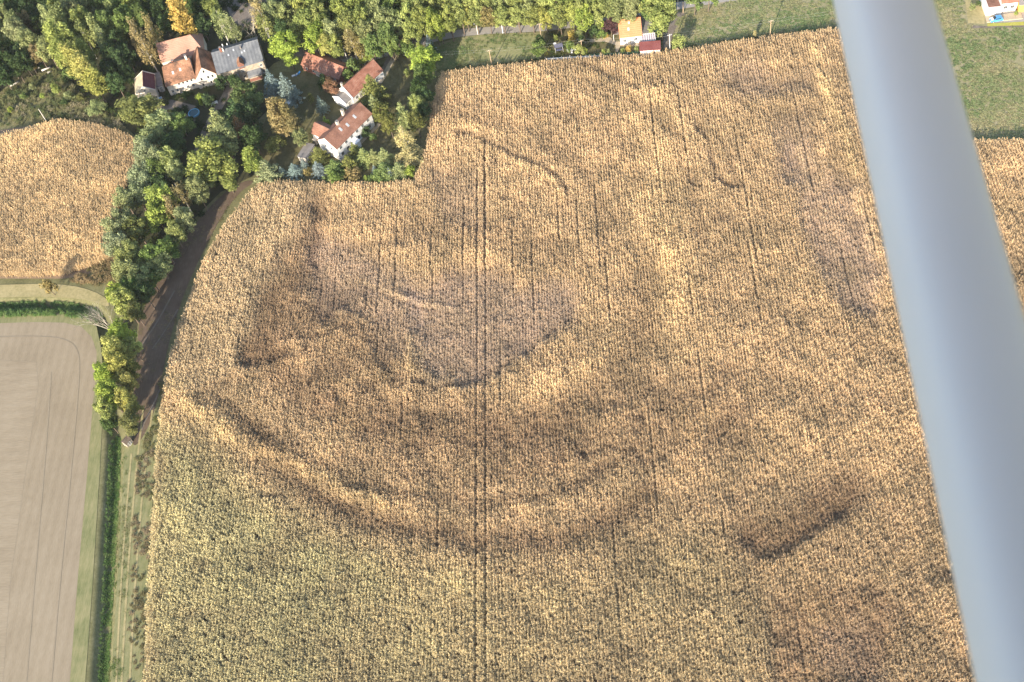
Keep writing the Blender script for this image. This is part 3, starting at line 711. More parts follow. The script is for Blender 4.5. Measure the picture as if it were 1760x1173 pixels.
# ------------------------------------------------------------------ trees
def leaf_quads(C, Nrm, size, rng, v):
    """one small bent-free leaf-spray quad at each point, roughly facing Nrm"""
    n = len(C)
    Nr = Nrm+rng.normal(0, .55, (n, 3)); Nr /= np.linalg.norm(Nr, axis=1)[:, None]
    a = rng.normal(0, 1, (n, 3)); U = np.cross(Nr, a); U /= np.linalg.norm(U, axis=1)[:, None]; W = np.cross(Nr, U)
    s = (size*rng.uniform(.6, 1.3, n))[:, None]; q = rng.uniform(.5, 1, n)[:, None]
    V = np.stack([C-U*s-W*s*q*.4, C-W*s*q*.9+U*s*.2, C+U*s+W*s*q*.3, C+W*s*q-U*s*.1], 1)
    return V.reshape(-1, 3), np.arange(4*n).reshape(-1, 4), v
def crown_mesh(name, clumps, per, size, rng, mat, flat=1.0, up=.25):
    """clumps: (centre, radius, shade 0..1, stretch) ; each clump is a shell of leaf sprays"""
    Vs, Fs, As, o = [], [], [], 0
    for c, r, sh, st in clumps:
        n = max(8, int(per*(r*r)))
        D = rng.normal(0, 1, (n, 3)); D /= np.linalg.norm(D, axis=1)[:, None]
        D[:, 2] = np.abs(D[:, 2])*.85+D[:, 2]*.15 if up > .5 else D[:, 2]
        rr = r*rng.uniform(.45, 1.08, n)[:, None]
        C = np.asarray(c)+D*rr*np.asarray(st)
        V, Fq, _ = leaf_quads(C, D+np.array([0, 0, up]), size, rng, None)
        Vs.append(V); Fs.append(Fq+o); o += len(V)
        As.append(np.clip(sh+rng.normal(0, .16, n), 0, 1))
    return np_mesh(name, np.concatenate(Vs), np.concatenate(Fs), mat, {'v': ('FACE', 'FLOAT', np.concatenate(As))})
def trunk_mesh(name, h, r, tops, rng, mat, k=7):
    mb = MB()
    mid = np.array([rng.uniform(-.3, .3), rng.uniform(-.3, .3), h*.35]); top = np.array([rng.uniform(-.5, .5), rng.uniform(-.5, .5), h*.82])
    mb.tube([(0, 0, -.4), (0, 0, .4), mid, top], [r*1.4, r, r*.75, r*.15], k)
    for t in tops:
        b = mid+(top-mid)*rng.uniform(0, .7); t = np.asarray(t)
        m = b+(t-b)*.5+np.array([0, 0, -.1*np.linalg.norm(t-b)])
        mb.tube([b, m, t], [r*.38, r*.25, r*.07], 5)
    return mb.mesh(name, mat, True)
def ellipsoid_clumps(W, Hc, z0, n, rc, rng, shape=1.0, top=0.0, st=(1, 1, .85)):
    out = []
    i = 0
    while len(out) < n:
        i += 1
        d = rng.normal(0, 1, 3); d /= np.linalg.norm(d)
        if d[2] < -.55: continue
        q = rng.uniform(.55, .98) if rng.random() < .8 else rng.uniform(.1, .5)
        z = z0+Hc/2+d[2]*q*Hc/2
        taper = 1-top*max(0, d[2])
        lob = 1+.16*math.sin(3*math.atan2(d[1], d[0])+shape*7)+.1*math.sin(5*math.atan2(d[1], d[0])+shape*3)
        c = (d[0]*q*W/2*taper*lob, d[1]*q*W/2*taper*lob, z)
        out.append((c, rc*rng.uniform(.65, 1.25), rng.uniform(.2, .8), st))
    return out
TREE = {}
def add_kind(key, crown, trunk, w, h, zc):
    TREE.setdefault(key, []).append((crown, trunk, w, h, zc))
for s in range(4):     # broad round crowns
    r = np.random.default_rng(100+s); cl = ellipsoid_clumps(8.0, 13.0, 2.4, 64, 1.3, r, s)
    add_kind('round', crown_mesh('crown', cl, 52, .30, r, M['leaf']), trunk_mesh('trunk', 15, .35, [c[0] for c in cl[::6]], r, M['bark']), 9.4, 16.6, 9.4)
for s in range(3):     # tall upright crowns
    r = np.random.default_rng(120+s); cl = ellipsoid_clumps(5.2, 16.5, 1.8, 66, 1.0, r, s, .35, (1, 1, 1.5))
    add_kind('tall', crown_mesh('crown', cl, 62, .27, r, M['leaf']), trunk_mesh('trunk', 18, .3, [c[0] for c in cl[::6]], r, M['bark']), 6.6, 19.5, 11.5)
for s in range(3):     # birches: loose drooping sprays, pale stem showing
    r = np.random.default_rng(140+s); cl = ellipsoid_clumps(5.6, 13.5, 2.2, 54, .9, r, s, .45, (.9, .9, 1.7))
    add_kind('birch', crown_mesh('crown', cl, 46, .22, r, M['leaf']), trunk_mesh('trunk', 18, .26, [c[0] for c in cl[::3]], r, M['birch']), 6.6, 17.2, 10.2)
for s in range(3):     # willows: fine soft leafage
    r = np.random.default_rng(160+s); cl = ellipsoid_clumps(8.4, 9.5, 2.0, 80, 1.1, r, s, .1, (1, 1, 1))
    add_kind('willow', crown_mesh('crown', cl, 60, .24, r, M['leaf'], up=.1), trunk_mesh('trunk', 11, .4, [c[0] for c in cl[::6]], r, M['bark']), 9.8, 12.6, 6.9)
def tiers(w, h, n, r, droop, arms, rc, z0=.8):
    out = []
    for i in range(n):
        q = i/(n-1); z = z0+(h-z0)*q; rad = w/2*(1-q)**.85+.12
        m = max(3, int(arms*(1-q*.75)))
        o = r.uniform(0, 6.28)
        for j in range(m):
            t = o+2*math.pi*j/m+r.uniform(-.2, .2); sh = r.uniform(.2, .8)
            for f in ((.35, .7, 1.0) if rad > 1 else (.6,)):
                rr = rad*f*r.uniform(.88, 1.08)
                out.append(((rr*math.cos(t), rr*math.sin(t), z-droop*rr), rc*(1.15-.45*f)*(1.05-.4*q), sh+.15*(f-.5), (1, 1, .55)))
    return out
for s in range(3):     # spruces: stiff drooping tiers
    r = np.random.default_rng(180+s); cl = tiers(8.0, 12.4, 14, r, .3, 11, .72)
    add_kind('spruce', crown_mesh('crown', cl, 74, .17, r, M['needle'], up=.4), trunk_mesh('trunk', 13, .2, [], r, M['bark']), 7.0, 13.4, 6.2)
for s in range(3):     # pines: layered plates on arms
    r = np.random.default_rng(200+s); cl = tiers(8.6, 12.6, 9, r, -.05, 8, 1.2, 1.6)
    add_kind('pine', crown_mesh('crown', cl, 46, .22, r, M['needle'], up=.5), trunk_mesh('trunk', 13, .24, [c[0] for c in cl[::9]], r, M['bark']), 7.4, 13.6, 7.2)
for s in range(4):     # bushes down to the ground
    r = np.random.default_rng(220+s); cl = ellipsoid_clumps(3.0, 3.2, .3, 30, .62, r, s)
    add_kind('bush', crown_mesh('crown', cl, 110, .17, r, M['leaf']), trunk_mesh('trunk', 2.4, .09, [c[0] for c in cl[::5]], r, M['bark'], 5), 3.9, 3.7, 1.9)
for s in range(2):     # columns (thuja, young poplar)
    r = np.random.default_rng(240+s); cl = ellipsoid_clumps(1.5, 5.4, .2, 30, .42, r, s, .5, (1, 1, 1.6))
    add_kind('column', crown_mesh('crown', cl, 190, .12, r, M['leaf']), trunk_mesh('trunk', 4.6, .08, [], r, M['bark'], 5), 2.0, 5.9, 2.9)
def bare_mesh(seed, h, mat):
    r = np.random.default_rng(seed); mb = MB()
    def grow(p, d, l, rad, lev):
        q = p+d*l; m = p+d*l*.5+r.normal(0, .05*l, 3)
        mb.tube([p, m, q], [rad, rad*.8, rad*.55], 5 if lev < 2 else 3)
        if lev >= 4: return
        for _ in range(3 if lev < 3 else 2):
            e = d+r.normal(0, .42, 3)+np.array([0, 0, .18]); e /= np.linalg.norm(e)
            grow(p+d*l*r.uniform(.55, 1), e, l*r.uniform(.55, .8), rad*.55, lev+1)
    for _ in range(3):
        e = np.array([r.normal(0, .22), r.normal(0, .22), 1.0]); e /= np.linalg.norm(e)
        grow(np.array([0, 0, -.2]), e, h*.40, .13, 0)
    return mb.mesh('branches', mat, True)
M['deadwood'] = plain_mat('dead_branches', (.46, .41, .34), .9, .25, 3)
BARE = [bare_mesh(300+s, 13, M['deadwood']) for s in range(2)]

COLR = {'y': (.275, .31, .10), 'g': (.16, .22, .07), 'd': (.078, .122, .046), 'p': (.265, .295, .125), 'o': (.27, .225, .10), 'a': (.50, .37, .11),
        's': (.25, .285, .145), 'b': (.21, .265, .24), 'r': (.10, .055, .06), 'k': (.28, .165, .09), 'w': (.45, .39, .18), 'l': (.285, .35, .08), 'e': (.185, .195, .065), 'ya': (.35, .34, .105)}
WORD = {'y': 'yellow-green', 'g': 'mid green', 'd': 'dark green', 'p': 'pale green', 'o': 'olive-brown', 'a': 'golden yellow', 's': 'silvery green', 'b': 'blue-grey',
        'r': 'purple-leaved', 'k': 'rust-brown', 'w': 'straw-coloured', 'l': 'bright lime-green', 'e': 'deep olive', 'ya': 'yellowing'}
FORM = {'round': ('broad_tree', 'round tree', 'tree'), 'tall': ('tall_tree', 'tall tree', 'tree'), 'birch': ('birch_tree', 'birch', 'tree'),
        'willow': ('willow_tree', 'soft bushy willow', 'tree'), 'spruce': ('spruce_tree', 'tiered spruce', 'conifer'), 'pine': ('pine_tree', 'pine with layered boughs', 'conifer'),
        'bush': ('bush', 'rounded bush', 'bush'), 'column': ('columnar_shrub', 'narrow upright shrub', 'shrub'), 'bare': ('bare_tree', 'leafless pale-branched tree', 'tree')}
# crown centre x, y in the photo, crown width in photo px, height m, form, colour [, own label]
T = []
def trees(txt, group):
    for ln in txt.strip().split('\n'):
        for it in ln.split(';'):
            it = it.strip()
            if not it: continue
            it, _, lab = it.partition('|')
            a = it.split()
            T.append((float(a[0]), float(a[1]), float(a[2]), float(a[3]), a[4], a[5], lab.strip() or None, group))
trees('''
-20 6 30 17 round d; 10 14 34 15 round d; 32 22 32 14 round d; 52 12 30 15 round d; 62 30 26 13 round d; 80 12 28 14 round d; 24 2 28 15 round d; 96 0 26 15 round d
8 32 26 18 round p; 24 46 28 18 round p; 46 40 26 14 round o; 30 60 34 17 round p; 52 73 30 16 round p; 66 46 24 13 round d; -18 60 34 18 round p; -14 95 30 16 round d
104 16 30 18 round y; 114 5 24 18 tall p; 101 38 34 20 round p; 84 38 26 19 tall p; 126 22 30 18 round p; 141 38 32 18 round y; 150 6 28 17 tall p; 172 8 28 17 round g; 168 31 20 12 birch s
95 68 38 21 tall y; 118 72 32 20 tall y; 145 62 26 17 birch y; 164 52 26 18 tall p; 180 46 24 17 round g; 178 70 26 17 birch p; 80 84 28 16 round p; 66 92 22 12 round o
128 104 34 22 tall ya; 146 118 40 20 tall ya; 162 140 38 16 tall ya; 150 94 30 18 tall y; 108 92 30 17 round y
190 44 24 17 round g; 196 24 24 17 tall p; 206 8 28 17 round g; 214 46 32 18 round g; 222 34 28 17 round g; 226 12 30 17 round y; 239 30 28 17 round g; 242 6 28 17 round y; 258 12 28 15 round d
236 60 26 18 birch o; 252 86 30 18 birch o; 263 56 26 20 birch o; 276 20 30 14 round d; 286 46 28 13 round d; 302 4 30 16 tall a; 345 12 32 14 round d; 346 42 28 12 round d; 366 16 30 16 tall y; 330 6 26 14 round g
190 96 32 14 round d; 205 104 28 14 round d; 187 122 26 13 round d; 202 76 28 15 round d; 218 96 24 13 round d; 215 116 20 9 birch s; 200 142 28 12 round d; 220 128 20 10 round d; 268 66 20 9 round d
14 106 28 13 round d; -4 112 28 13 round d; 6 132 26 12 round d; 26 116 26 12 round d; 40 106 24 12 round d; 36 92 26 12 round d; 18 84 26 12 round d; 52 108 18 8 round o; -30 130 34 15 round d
''', 'trees of the wood west of the farm')  # dark green of the topmost left trees puts shade into their leaf colour
trees('''
313 32 38 22 tall a|golden yellow autumn tree standing above the salmon barn roof; 322 52 28 13 birch a|smaller golden tree just above the ridge of the salmon barn roof
380 42 30 18 birch p|pale birch with a white stem left of the grey-roofed house ridge; 397 50 28 17 birch p|pale birch directly above the chimney of the grey-roofed house
428 38 24 14 bare w|leafless pale-branched tree behind the ridge of the grey-roofed house
446 24 32 20 birch w|straw-tinged birch right of the leafless tree behind the grey-roofed house; 456 46 32 17 birch y|yellow-green birch right of the leafless tree, nearest to the grey roof
491 82 46 16 round l|bright lime-green round tree right of the grey-roofed house
''', 'trees around the farm')
trees('''
470 28 34 17 round p; 482 8 30 17 round s; 490 32 34 16 round p; 484 54 26 13 round d; 502 10 30 17 round p; 474 4 28 17 round p
520 15 38 18 round y; 526 40 38 18 round y; 546 10 34 18 round y; 550 34 32 18 round y; 540 66 36 16 round l; 562 78 26 13 round ya; 556 52 32 16 round y; 572 60 32 16 round p; 578 80 26 13 round y; 512 58 24 14 round y
590 20 36 19 round y; 612 14 36 19 round y; 600 44 36 18 round y; 622 38 34 18 round y; 604 70 32 16 birch o; 618 82 26 12 birch o; 630 62 34 17 round p; 640 80 28 14 round g; 646 24 36 18 round p; 570 14 28 15 round d
660 6 34 18 round g; 660 46 36 18 round p; 666 64 32 16 round g; 650 64 30 15 round p; 676 20 34 18 round g; 682 45 32 17 round p; 674 74 26 13 round g; 696 8 34 18 round y; 702 34 34 18 round y; 706 55 28 14 round y
720 18 34 18 round y; 726 40 32 17 round y; 744 10 34 18 round y; 746 38 32 17 round l; 756 48 24 12 round l; 766 14 32 18 round y; 772 34 28 16 round y; 588 -8 34 18 round g; 630 -6 34 18 round y; 690 -14 34 18 round y; 740 -14 34 18 round g
790 18 32 17 round y; 800 24 24 13 round ya; 812 10 32 17 round y; 818 30 26 12 round y; 836 8 30 16 round y; 840 30 26 12 round o; 860 8 30 16 round p; 864 30 28 12 round y; 886 8 30 16 round y; 890 28 28 12 round y
912 10 32 16 round p; 914 28 28 12 round y; 936 8 32 16 round y; 938 28 28 12 round ya; 956 12 34 17 round y; 962 30 28 13 round y; 976 6 32 17 round g; 986 18 32 16 round y; 1002 12 34 18 round y; 1004 28 30 15 round l
1024 6 32 17 round y; 1030 16 32 16 round y; 1050 8 34 18 round p; 1062 17 32 15 round p; 1086 6 34 18 round p; 1082 16 30 15 round p; 1106 4 32 17 round y; 1112 13 28 13 round g; 860 -14 32 17 round y; 920 -14 32 17 round g; 980 -14 34 17 round y; 1040 -14 34 17 round y; 1100 -14 34 17 round y; 800 -12 34 17 round y
776 43 19 4.0 bush g; 792 39 19 3.6 bush y; 808 36 19 4.0 bush y; 826 35 19 3.6 bush y; 844 34 19 3.6 bush l; 860 33 19 4.0 bush y; 878 33 19 3.6 bush o; 894 31 19 4.0 bush y; 912 31 19 4.0 bush y; 930 30 19 3.6 bush y; 948 30 19 4.0 bush ya; 966 27 19 4.0 bush y; 984 24 19 4.0 bush g
''', 'trees of the wood behind the road')
trees('''
1138 10 44 19 round y|large yellow-green tree right of the orange roof; 1137 32 38 15 round y|yellow-green tree right of the orange roof, lower and nearer the grey annex; 1194 -6 28 13 round g|green tree at the top edge above the road bend; 1218 -12 30 13 round g|green tree at the top edge right of the road bend
''', 'trees by the orange house')
trees('''
236 188 58 10.5 round e|large olive-green tree in front of the maroon-roofed outbuilding; 276 212 52 11.5 round p|large pale tree between west maize corner and farm lane; 312 214 38 9 round g|green tree on the left edge of the dark farm lane; 258 238 42 9.5 round p|pale tree touching the upper right corner of the west maize; 300 246 46 9 round d|dark shaded tree on the left edge of the farm lane
250 264 40 14 willow s|silvery willow at the west maize edge, topmost of the willows there; 272 276 38 14 willow s|silvery willow set back from the maize beside the topmost willow; 246 306 48 14 willow s|broad silvery willow bulging over the west maize edge; 268 296 38 13 willow g|green willow behind the broad silvery willow; 291 276 36 14 round p|pale green tree at the lower end of the farm lane; 304 297 28 13 round p|small pale tree below the end of the farm lane; 276 318 34 10 round d|dark low tree in the gap of the belt
214 342 38 12 willow s|silvery willow at the maize edge left of the lime tree; 236 336 36 12 willow s|silvery willow touching the lime tree on its left; 276 344 40 16 round l|bright yellow-green tree in the middle of the belt; 270 374 38 13 round l|bright yellow-green tree directly below the brightest tree of the belt; 312 334 30 15 birch o|brownish tree between the bright belt tree and the track; 340 330 32 15 round p|pale tree at the track edge below the big round tree; 318 374 34 13 round p|pale tree at the track edge, middle of the belt; 296 358 28 14 birch o|thin greyish tree right of the bright belt tree
204 386 50 15 willow s|large silver willow where the bush shadow meets the tree belt; 200 422 46 14 willow s|silver willow below the largest silver willow; 236 394 40 13 round e|dim olive tree behind the large silver willow; 224 442 44 14 round y|yellow-green tree at the lower end of the belt; 214 468 42 13 willow p|pale willow above the field corner weeds; 262 440 40 12 willow g|green willow at the track edge, lower belt; 286 430 38 11 round g|green tree overhanging the earth track; 276 456 40 11 willow p|pale willow by the earth track; 242 476 42 12 round p|pale green tree above the yellow row; 300 402 32 12 round y|yellow-green tree by the earth track, lower belt; 262 482 30 9 round g|green low tree by the track at the belt's end; 228 494 34 11 round g|green tree just above the yellow tree row
''', 'tree belt along the earth track')
trees('''
364 278 72 18 round y|big round clumpy tree between the farm lane and the white house; 346 312 38 11 round p|pale tree at the foot of the big round tree; 392 312 30 9 round y|small yellow-green tree where the earth track begins; 386 240 46 17 round p|pale tree above the big round tree; 374 210 40 17 pine p|pale pine left of the autumn-brown tree; 406 196 44 18 pine d|dark pine in front of the grey-roofed house; 422 166 48 13 round g|green tree directly in front of the grey-roofed house; 428 194 38 13 round d|dark shaded tree behind the dark pine; 412 222 28 13 birch k|brown-tinged tree between pine and round tree; 436 236 40 13 round d|dark shaded tree left of the autumn-brown tree; 430 275 34 14 tall l|bright lime-green upright tree above the beginning of the earth track; 456 290 36 10 pine s|drooping silvery conifer at the corner of the maize; 470 247 36 6 bush e|wide olive bush below the autumn-brown tree
345 172 16 6 bush l|bright small bush beside the blue paddling pool; 358 172 22 7 bush d|dark bush between pool and farm lane; 378 142 22 7 bush d|dark bush beside the gable of the cream farmhouse; 318 166 16 4 bush d|dark bush in front of the cream farmhouse wall; 400 140 24 6 bush d|dark bush at the foot of the stone wall; 352 122 14 5 bush g|green bush between barn and grey-roofed house
480 196 46 17 round o|autumn-brown round tree in the middle of the farm garden; 502 214 32 13 round o|lower autumn-brown tree beside the brown round tree; 516 238 24 9 round p|pale tree above the grey flat-roofed shed; 465 138 32 14 spruce b|blue spruce right of the stone house, left one of the pair; 490 146 36 15 spruce b|blue spruce right of the stone house, right one of the pair
550 176 20 8 spruce b|lone blue spruce in the garden left of the white house; 568 150 26 8 round k|rust-brown small tree between the two red-roofed outbuildings; 555 142 20 7 bush d|dark bush left of the rust-brown tree; 533 168 14 6 column e|narrow olive shrub left of the lone blue spruce; 606 114 22 6 bush g|green bush above the long red-roofed outbuilding; 596 128 18 5 bush g|green bush at the right end of the low red shed; 560 212 14 5 bush l|bright green bush at the back corner of the white house; 554 224 12 4 bush g|green bush left of the white house gable
638 150 40 15 pine e|large olive pine beside the long red-roofed outbuilding; 642 178 26 11 pine p|pale pine behind the white house; 656 196 32 11 round e|olive tree right of the white house; 668 210 24 12 round e|olive tree right of the white house, nearer the birch; 690 195 28 13 pine p|pale grey-green pine right of the white house; 694 236 32 12 birch w|pale thin birch in the corner of the garden; 702 264 46 8 pine w|straw-coloured conifer at the garden corner by the maize; 716 210 28 11 round e|olive tree against the maize right of the garden; 627 226 20 4 bush d|dark bush in front of the white house wall; 640 236 16 3 bush g|green shrub on the lawn by the white house
727 104 44 13 round l|bright yellow-green tree at the upper corner of the maize; 737 74 20 10 spruce b|blue spruce at the road end of the hedge; 744 84 20 9 spruce d|dark spruce beside the blue one by the road; 722 84 16 7 tall y|small yellow-green tree left of the blue spruce by the road; 726 132 32 11 round g|green tree below the bright tree at the maize corner; 722 152 32 11 round d|dark tree in the hedge beside the maize, upper; 732 166 26 9 round d|dark tree in the hedge pressed against the maize; 718 178 28 10 round y|yellow-green tree in the hedge beside the maize; 728 192 26 8 round d|dark tree at the lower end of the hedge; 706 84 18 6 bush g|green bush left of the hedge by the road; 694 82 20 7 bush g|green bush at the driveway entrance; 682 86 16 5 bush g|green bush where the driveway leaves the road; 700 124 12 3 bush y|small bush alone on the shaded grass
''', 'trees of the farm gardens')
trees('''
504 289 25 9 spruce b|blue spruce leftmost in the row along the maize; 483 292 13 6 spruce b|small blue spruce at the left end of the garden row; 521 281 15 8 spruce b|slim blue spruce below the grey shed; 529 295 18 5 bush o|tan bush between two blue spruces in the garden row; 545 287 25 10 spruce b|blue spruce in front of the white house gable; 546 264 28 11 pine e|olive pine at the corner of the white house gable; 574 286 34 12 pine g|bright green pine in front of the white house corner; 576 304 20 8 round g|green tree projecting into the maize; 598 279 28 12 pine e|olive pine in front of the white house wall; 608 255 20 10 pine e|olive pine by the porch of the white house; 606 299 30 6 bush o|brownish bush low in the garden row; 624 266 26 11 pine p|pale pine below the porch of the white house; 641 266 20 10 pine p|pale pine in the middle of the garden row; 628 306 8 5 column l|lime-green column shrub at the maize edge; 646 304 32 5 bush g|green bush at the maize edge in the garden row; 643 290 12 7 spruce b|small blue spruce in the middle of the garden row; 660 267 28 13 pine p|pale tall pine right in the garden row; 659 291 32 11 pine g|green pine right in the garden row; 669 296 14 8 spruce b|small blue spruce right in the garden row; 684 289 30 10 pine p|pale pine left of the straw-coloured conifer; 704 296 22 7 bush l|yellow-green bush below the straw-coloured conifer
''', 'garden row along the maize')
trees('''
214 520 38 17 round y|yellow-green tree at the top of the row beside the ploughed field; 184 548 30 18 bare w|bare white-branched tree leaning over the round corner of the stubble field; 206 578 38 16 round l|lime-green tree second from the top of the row by the stubble field; 196 604 36 16 round ya|yellowing tree third from the top of the row by the stubble field; 204 634 38 16 round ya|yellowing tree in the middle of the row by the stubble field; 180 648 32 15 round l|lime-green tree leaning toward the stubble field; 218 658 28 13 round ya|yellowing tree on the track side of the row; 187 678 40 15 round l|lime-green tree low in the row on the stubble side; 214 684 30 12 round ya|yellowing tree low in the row on the track side; 182 704 30 14 round y|yellow-green lowest tall tree of the row; 190 728 26 8 round d|dark small tree at the end of the row, ditch side; 222 728 34 9 round e|dark olive tree at the end of the row, by the hut; 200 508 36 13 round l|bright lime-green tree at the very top of the yellow row
''', 'yellow tree row by the ditch')
trees('''
232 536 26 12 round e|olive tree behind the top of the yellow row, track side; 228 596 24 12 round y|green-yellow tree in the yellow row on the track side, upper; 226 632 26 12 round e|olive tree in the yellow row on the track side, middle; 228 700 24 9 round e|olive small tree low in the yellow row beside the track; 250 506 30 12 round d|dark tree where belt and yellow row meet by the track
''', 'yellow tree row by the ditch')
trees('''
83 492 21 7.5 bush o|olive-yellow oval bush standing alone by the green ditch; 1298 57 8 4 column w|small pale tree alone on the north field edge; 1166 72 26 6 bush y|yellow-green bush beside the concrete pole and red garage
927 83 27 7.5 round g|round green tree at the left end of the garden fence; 928 70 14 6 round d|dark small tree behind the round green tree by the fence; 984 62 18 5 bush a|golden bush in the garden; 996 57 14 6 round p|pale small tree right of the golden bush; 999 68 11 6 column d|dark cone-shaped shrub in the garden; 1010 44 16 6 bush g|green bush by the road, left; 1021 54 18 4 bush d|dark bush left of the purple bush; 1030 46 16 5 bush p|pale bush by the road; 1034 58 18 4 bush g|green bush below the lime column; 1037 45 9 7 column l|lime-green column shrub left of the purple bush; 1050 44 22 8 round r|purple-leaved round tree left of the orange roof; 978 81 17 6 bush g|green bush at the garden fence; 995 85 18 5 bush y|yellow-green bush at the garden fence; 1005 88 10 3 bush l|lime-green small bush at the garden fence; 955 65 8 3 bush y|small round bush on the shaded lawn; 1080 84 11 3 bush a|yellow bush in front of the white house wall; 1038 89 9 3 bush y|small yellow bush near the fence middle; 1046 89 8 2.5 bush p|pale small bush near the fence middle; 1070 87 8 2.5 bush y|small yellow bush left of the red garage; 1094 84 8 3 bush p|pale bush touching the red garage; 1042 62 12 2 bush a|low yellow bush below the purple tree
95 153 18 5.5 bush y|yellow-green bush in the rough clearing; 118 164 18 4 bush p|pale brownish bush in the rough clearing; 110 175 14 3 bush d|dark bush in the rough clearing; 137 168 12 3 bush e|small dark bush at the foot of the yellowing trees; 166 186 32 5.5 willow s|pale silvery bush at the edge of the west maize; 17 188 10 2.5 bush l|lime-green small bush at the left edge of the clearing; 73 165 9 2.5 bush l|lime-green small bush in the middle of the clearing; 118 128 20 5 bush g|green bush at the head of the clearing; 40 165 12 3 bush g|green bush low in the clearing; 56 150 14 3.5 bush p|pale bush at the upper edge of the clearing
1672 12 10 3 bush p|pale shrub in the strip left of the top right house; 1682 6 8 2.5 bush d|dark shrub in the strip left of the top right house; 1747 22 6 3 column l|lime-green small conifer in the yard of the top right house
''', 'single trees and bushes')
for i, (x, y) in enumerate([(603, 110), (611, 106.5), (619, 103), (627, 100), (635, 96.5), (643, 93), (651, 89.5), (659, 87)]):
    T.append((x, y, 11, 4.2, 'column', 'l', None, 'hedge row of bright green columns'))

LAND = [(318, 80, 'the salmon barn roof'), (408, 95, 'the grey roof'), (250, 140, 'the maroon roof'), (560, 112, 'the low red shed'), (630, 142, 'the long red outbuilding'),
        (313, 32, 'the golden tree'), (146, 110, 'the tallest yellowing poplars'), (491, 82, 'the lime-green tree'), (428, 38, 'the leafless tree'), (820, 54, 'the left road poles'),
        (929, 52, 'the pole at the meadow corner'), (1085, 50, 'the orange roof'), (690, 70, 'the driveway mouth'), (0, 0, 'the top left picture corner'), (0, 150, 'the left end of the clearing'), (1050, 44, 'the purple tree'), (595, 98, 'the pale pole by the lane')]
used = {}
def auto_label(x, y, form, col):
    d, lx, ly, nm = min(((x-a)**2+(y-b)**2, a, b, n) for a, b, n in LAND)
    dx, dy = x-lx, y-ly
    side = ('above' if dy < 0 else 'below') if abs(dy) > abs(dx)*1.6 else (('left of' if dx < 0 else 'right of') if abs(dx) > abs(dy)*1.6 else ('upper' if dy < 0 else 'lower')+('-left of' if dx < 0 else '-right of'))
    if d < 64: side = 'beside'
    base = f'{WORD[col]} {FORM[form][1]} {side} {nm}'
    return base, d
pend = {}
for i, t in enumerate(T):
    if t[6] is None:
        b, d = auto_label(t[0], t[1], t[4], t[5]); pend.setdefault(b, []).append((d, i))
ORD = ['nearest', 'second nearest', 'third nearest', 'fourth nearest', 'fifth nearest', 'sixth nearest', 'seventh nearest', 'eighth nearest', 'ninth nearest', 'tenth nearest', 'eleventh nearest', 'twelfth nearest']
LAB = {}
for b, l in pend.items():
    for k, (d, i) in enumerate(sorted(l)):
        LAB[i] = b if len(l) == 1 else f'{b}, {ORD[k]} to it'
hed = ['first', 'second', 'third', 'fourth', 'fifth', 'sixth', 'seventh', 'eighth']; hk = 0
nrot = random.Random(5)
for i, (x, y, w, h, form, col, lab, grp) in enumerate(T):
    h *= .84 if form in ('spruce', 'pine') else 1.0
    if grp == 'garden row along the maize': h *= .7
    zc = h*.56
    p = at(x, y, zc); wm = w/scale_at(p)
    if grp.startswith('hedge'):
        lab = f'bright green hedge column, {hed[hk]} from the left of the hedge row by the lane'; hk += 1
    lab = lab or LAB[i]
    nm, _, cat = FORM[form]
    root = thing(nm, lab, cat, (p[0], p[1], 0), nrot.uniform(0, 6.28), grp)
    jit = [nrot.uniform(.88, 1.12) for _ in range(3)]
    if form == 'bare':
        o = link('branches', BARE[i % 2], root); s = h/13; o.scale = (s*.9, s*.9, s)
        continue
    cm, tm, pw, ph, pz = nrot.choice(TREE[form])
    sxy, sz = wm/pw*1.14, h/ph
    c = link('crown', cm, root); c.scale = (sxy, sxy, sz)
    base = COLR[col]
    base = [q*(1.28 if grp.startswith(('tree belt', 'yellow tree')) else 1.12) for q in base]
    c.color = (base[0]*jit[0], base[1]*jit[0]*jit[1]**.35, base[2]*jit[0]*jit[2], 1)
    tr = link('trunk', tm, root); tr.scale = (max(.6*sz, sxy*.8), max(.6*sz, sxy*.8), sz)
print('trees', len(T))

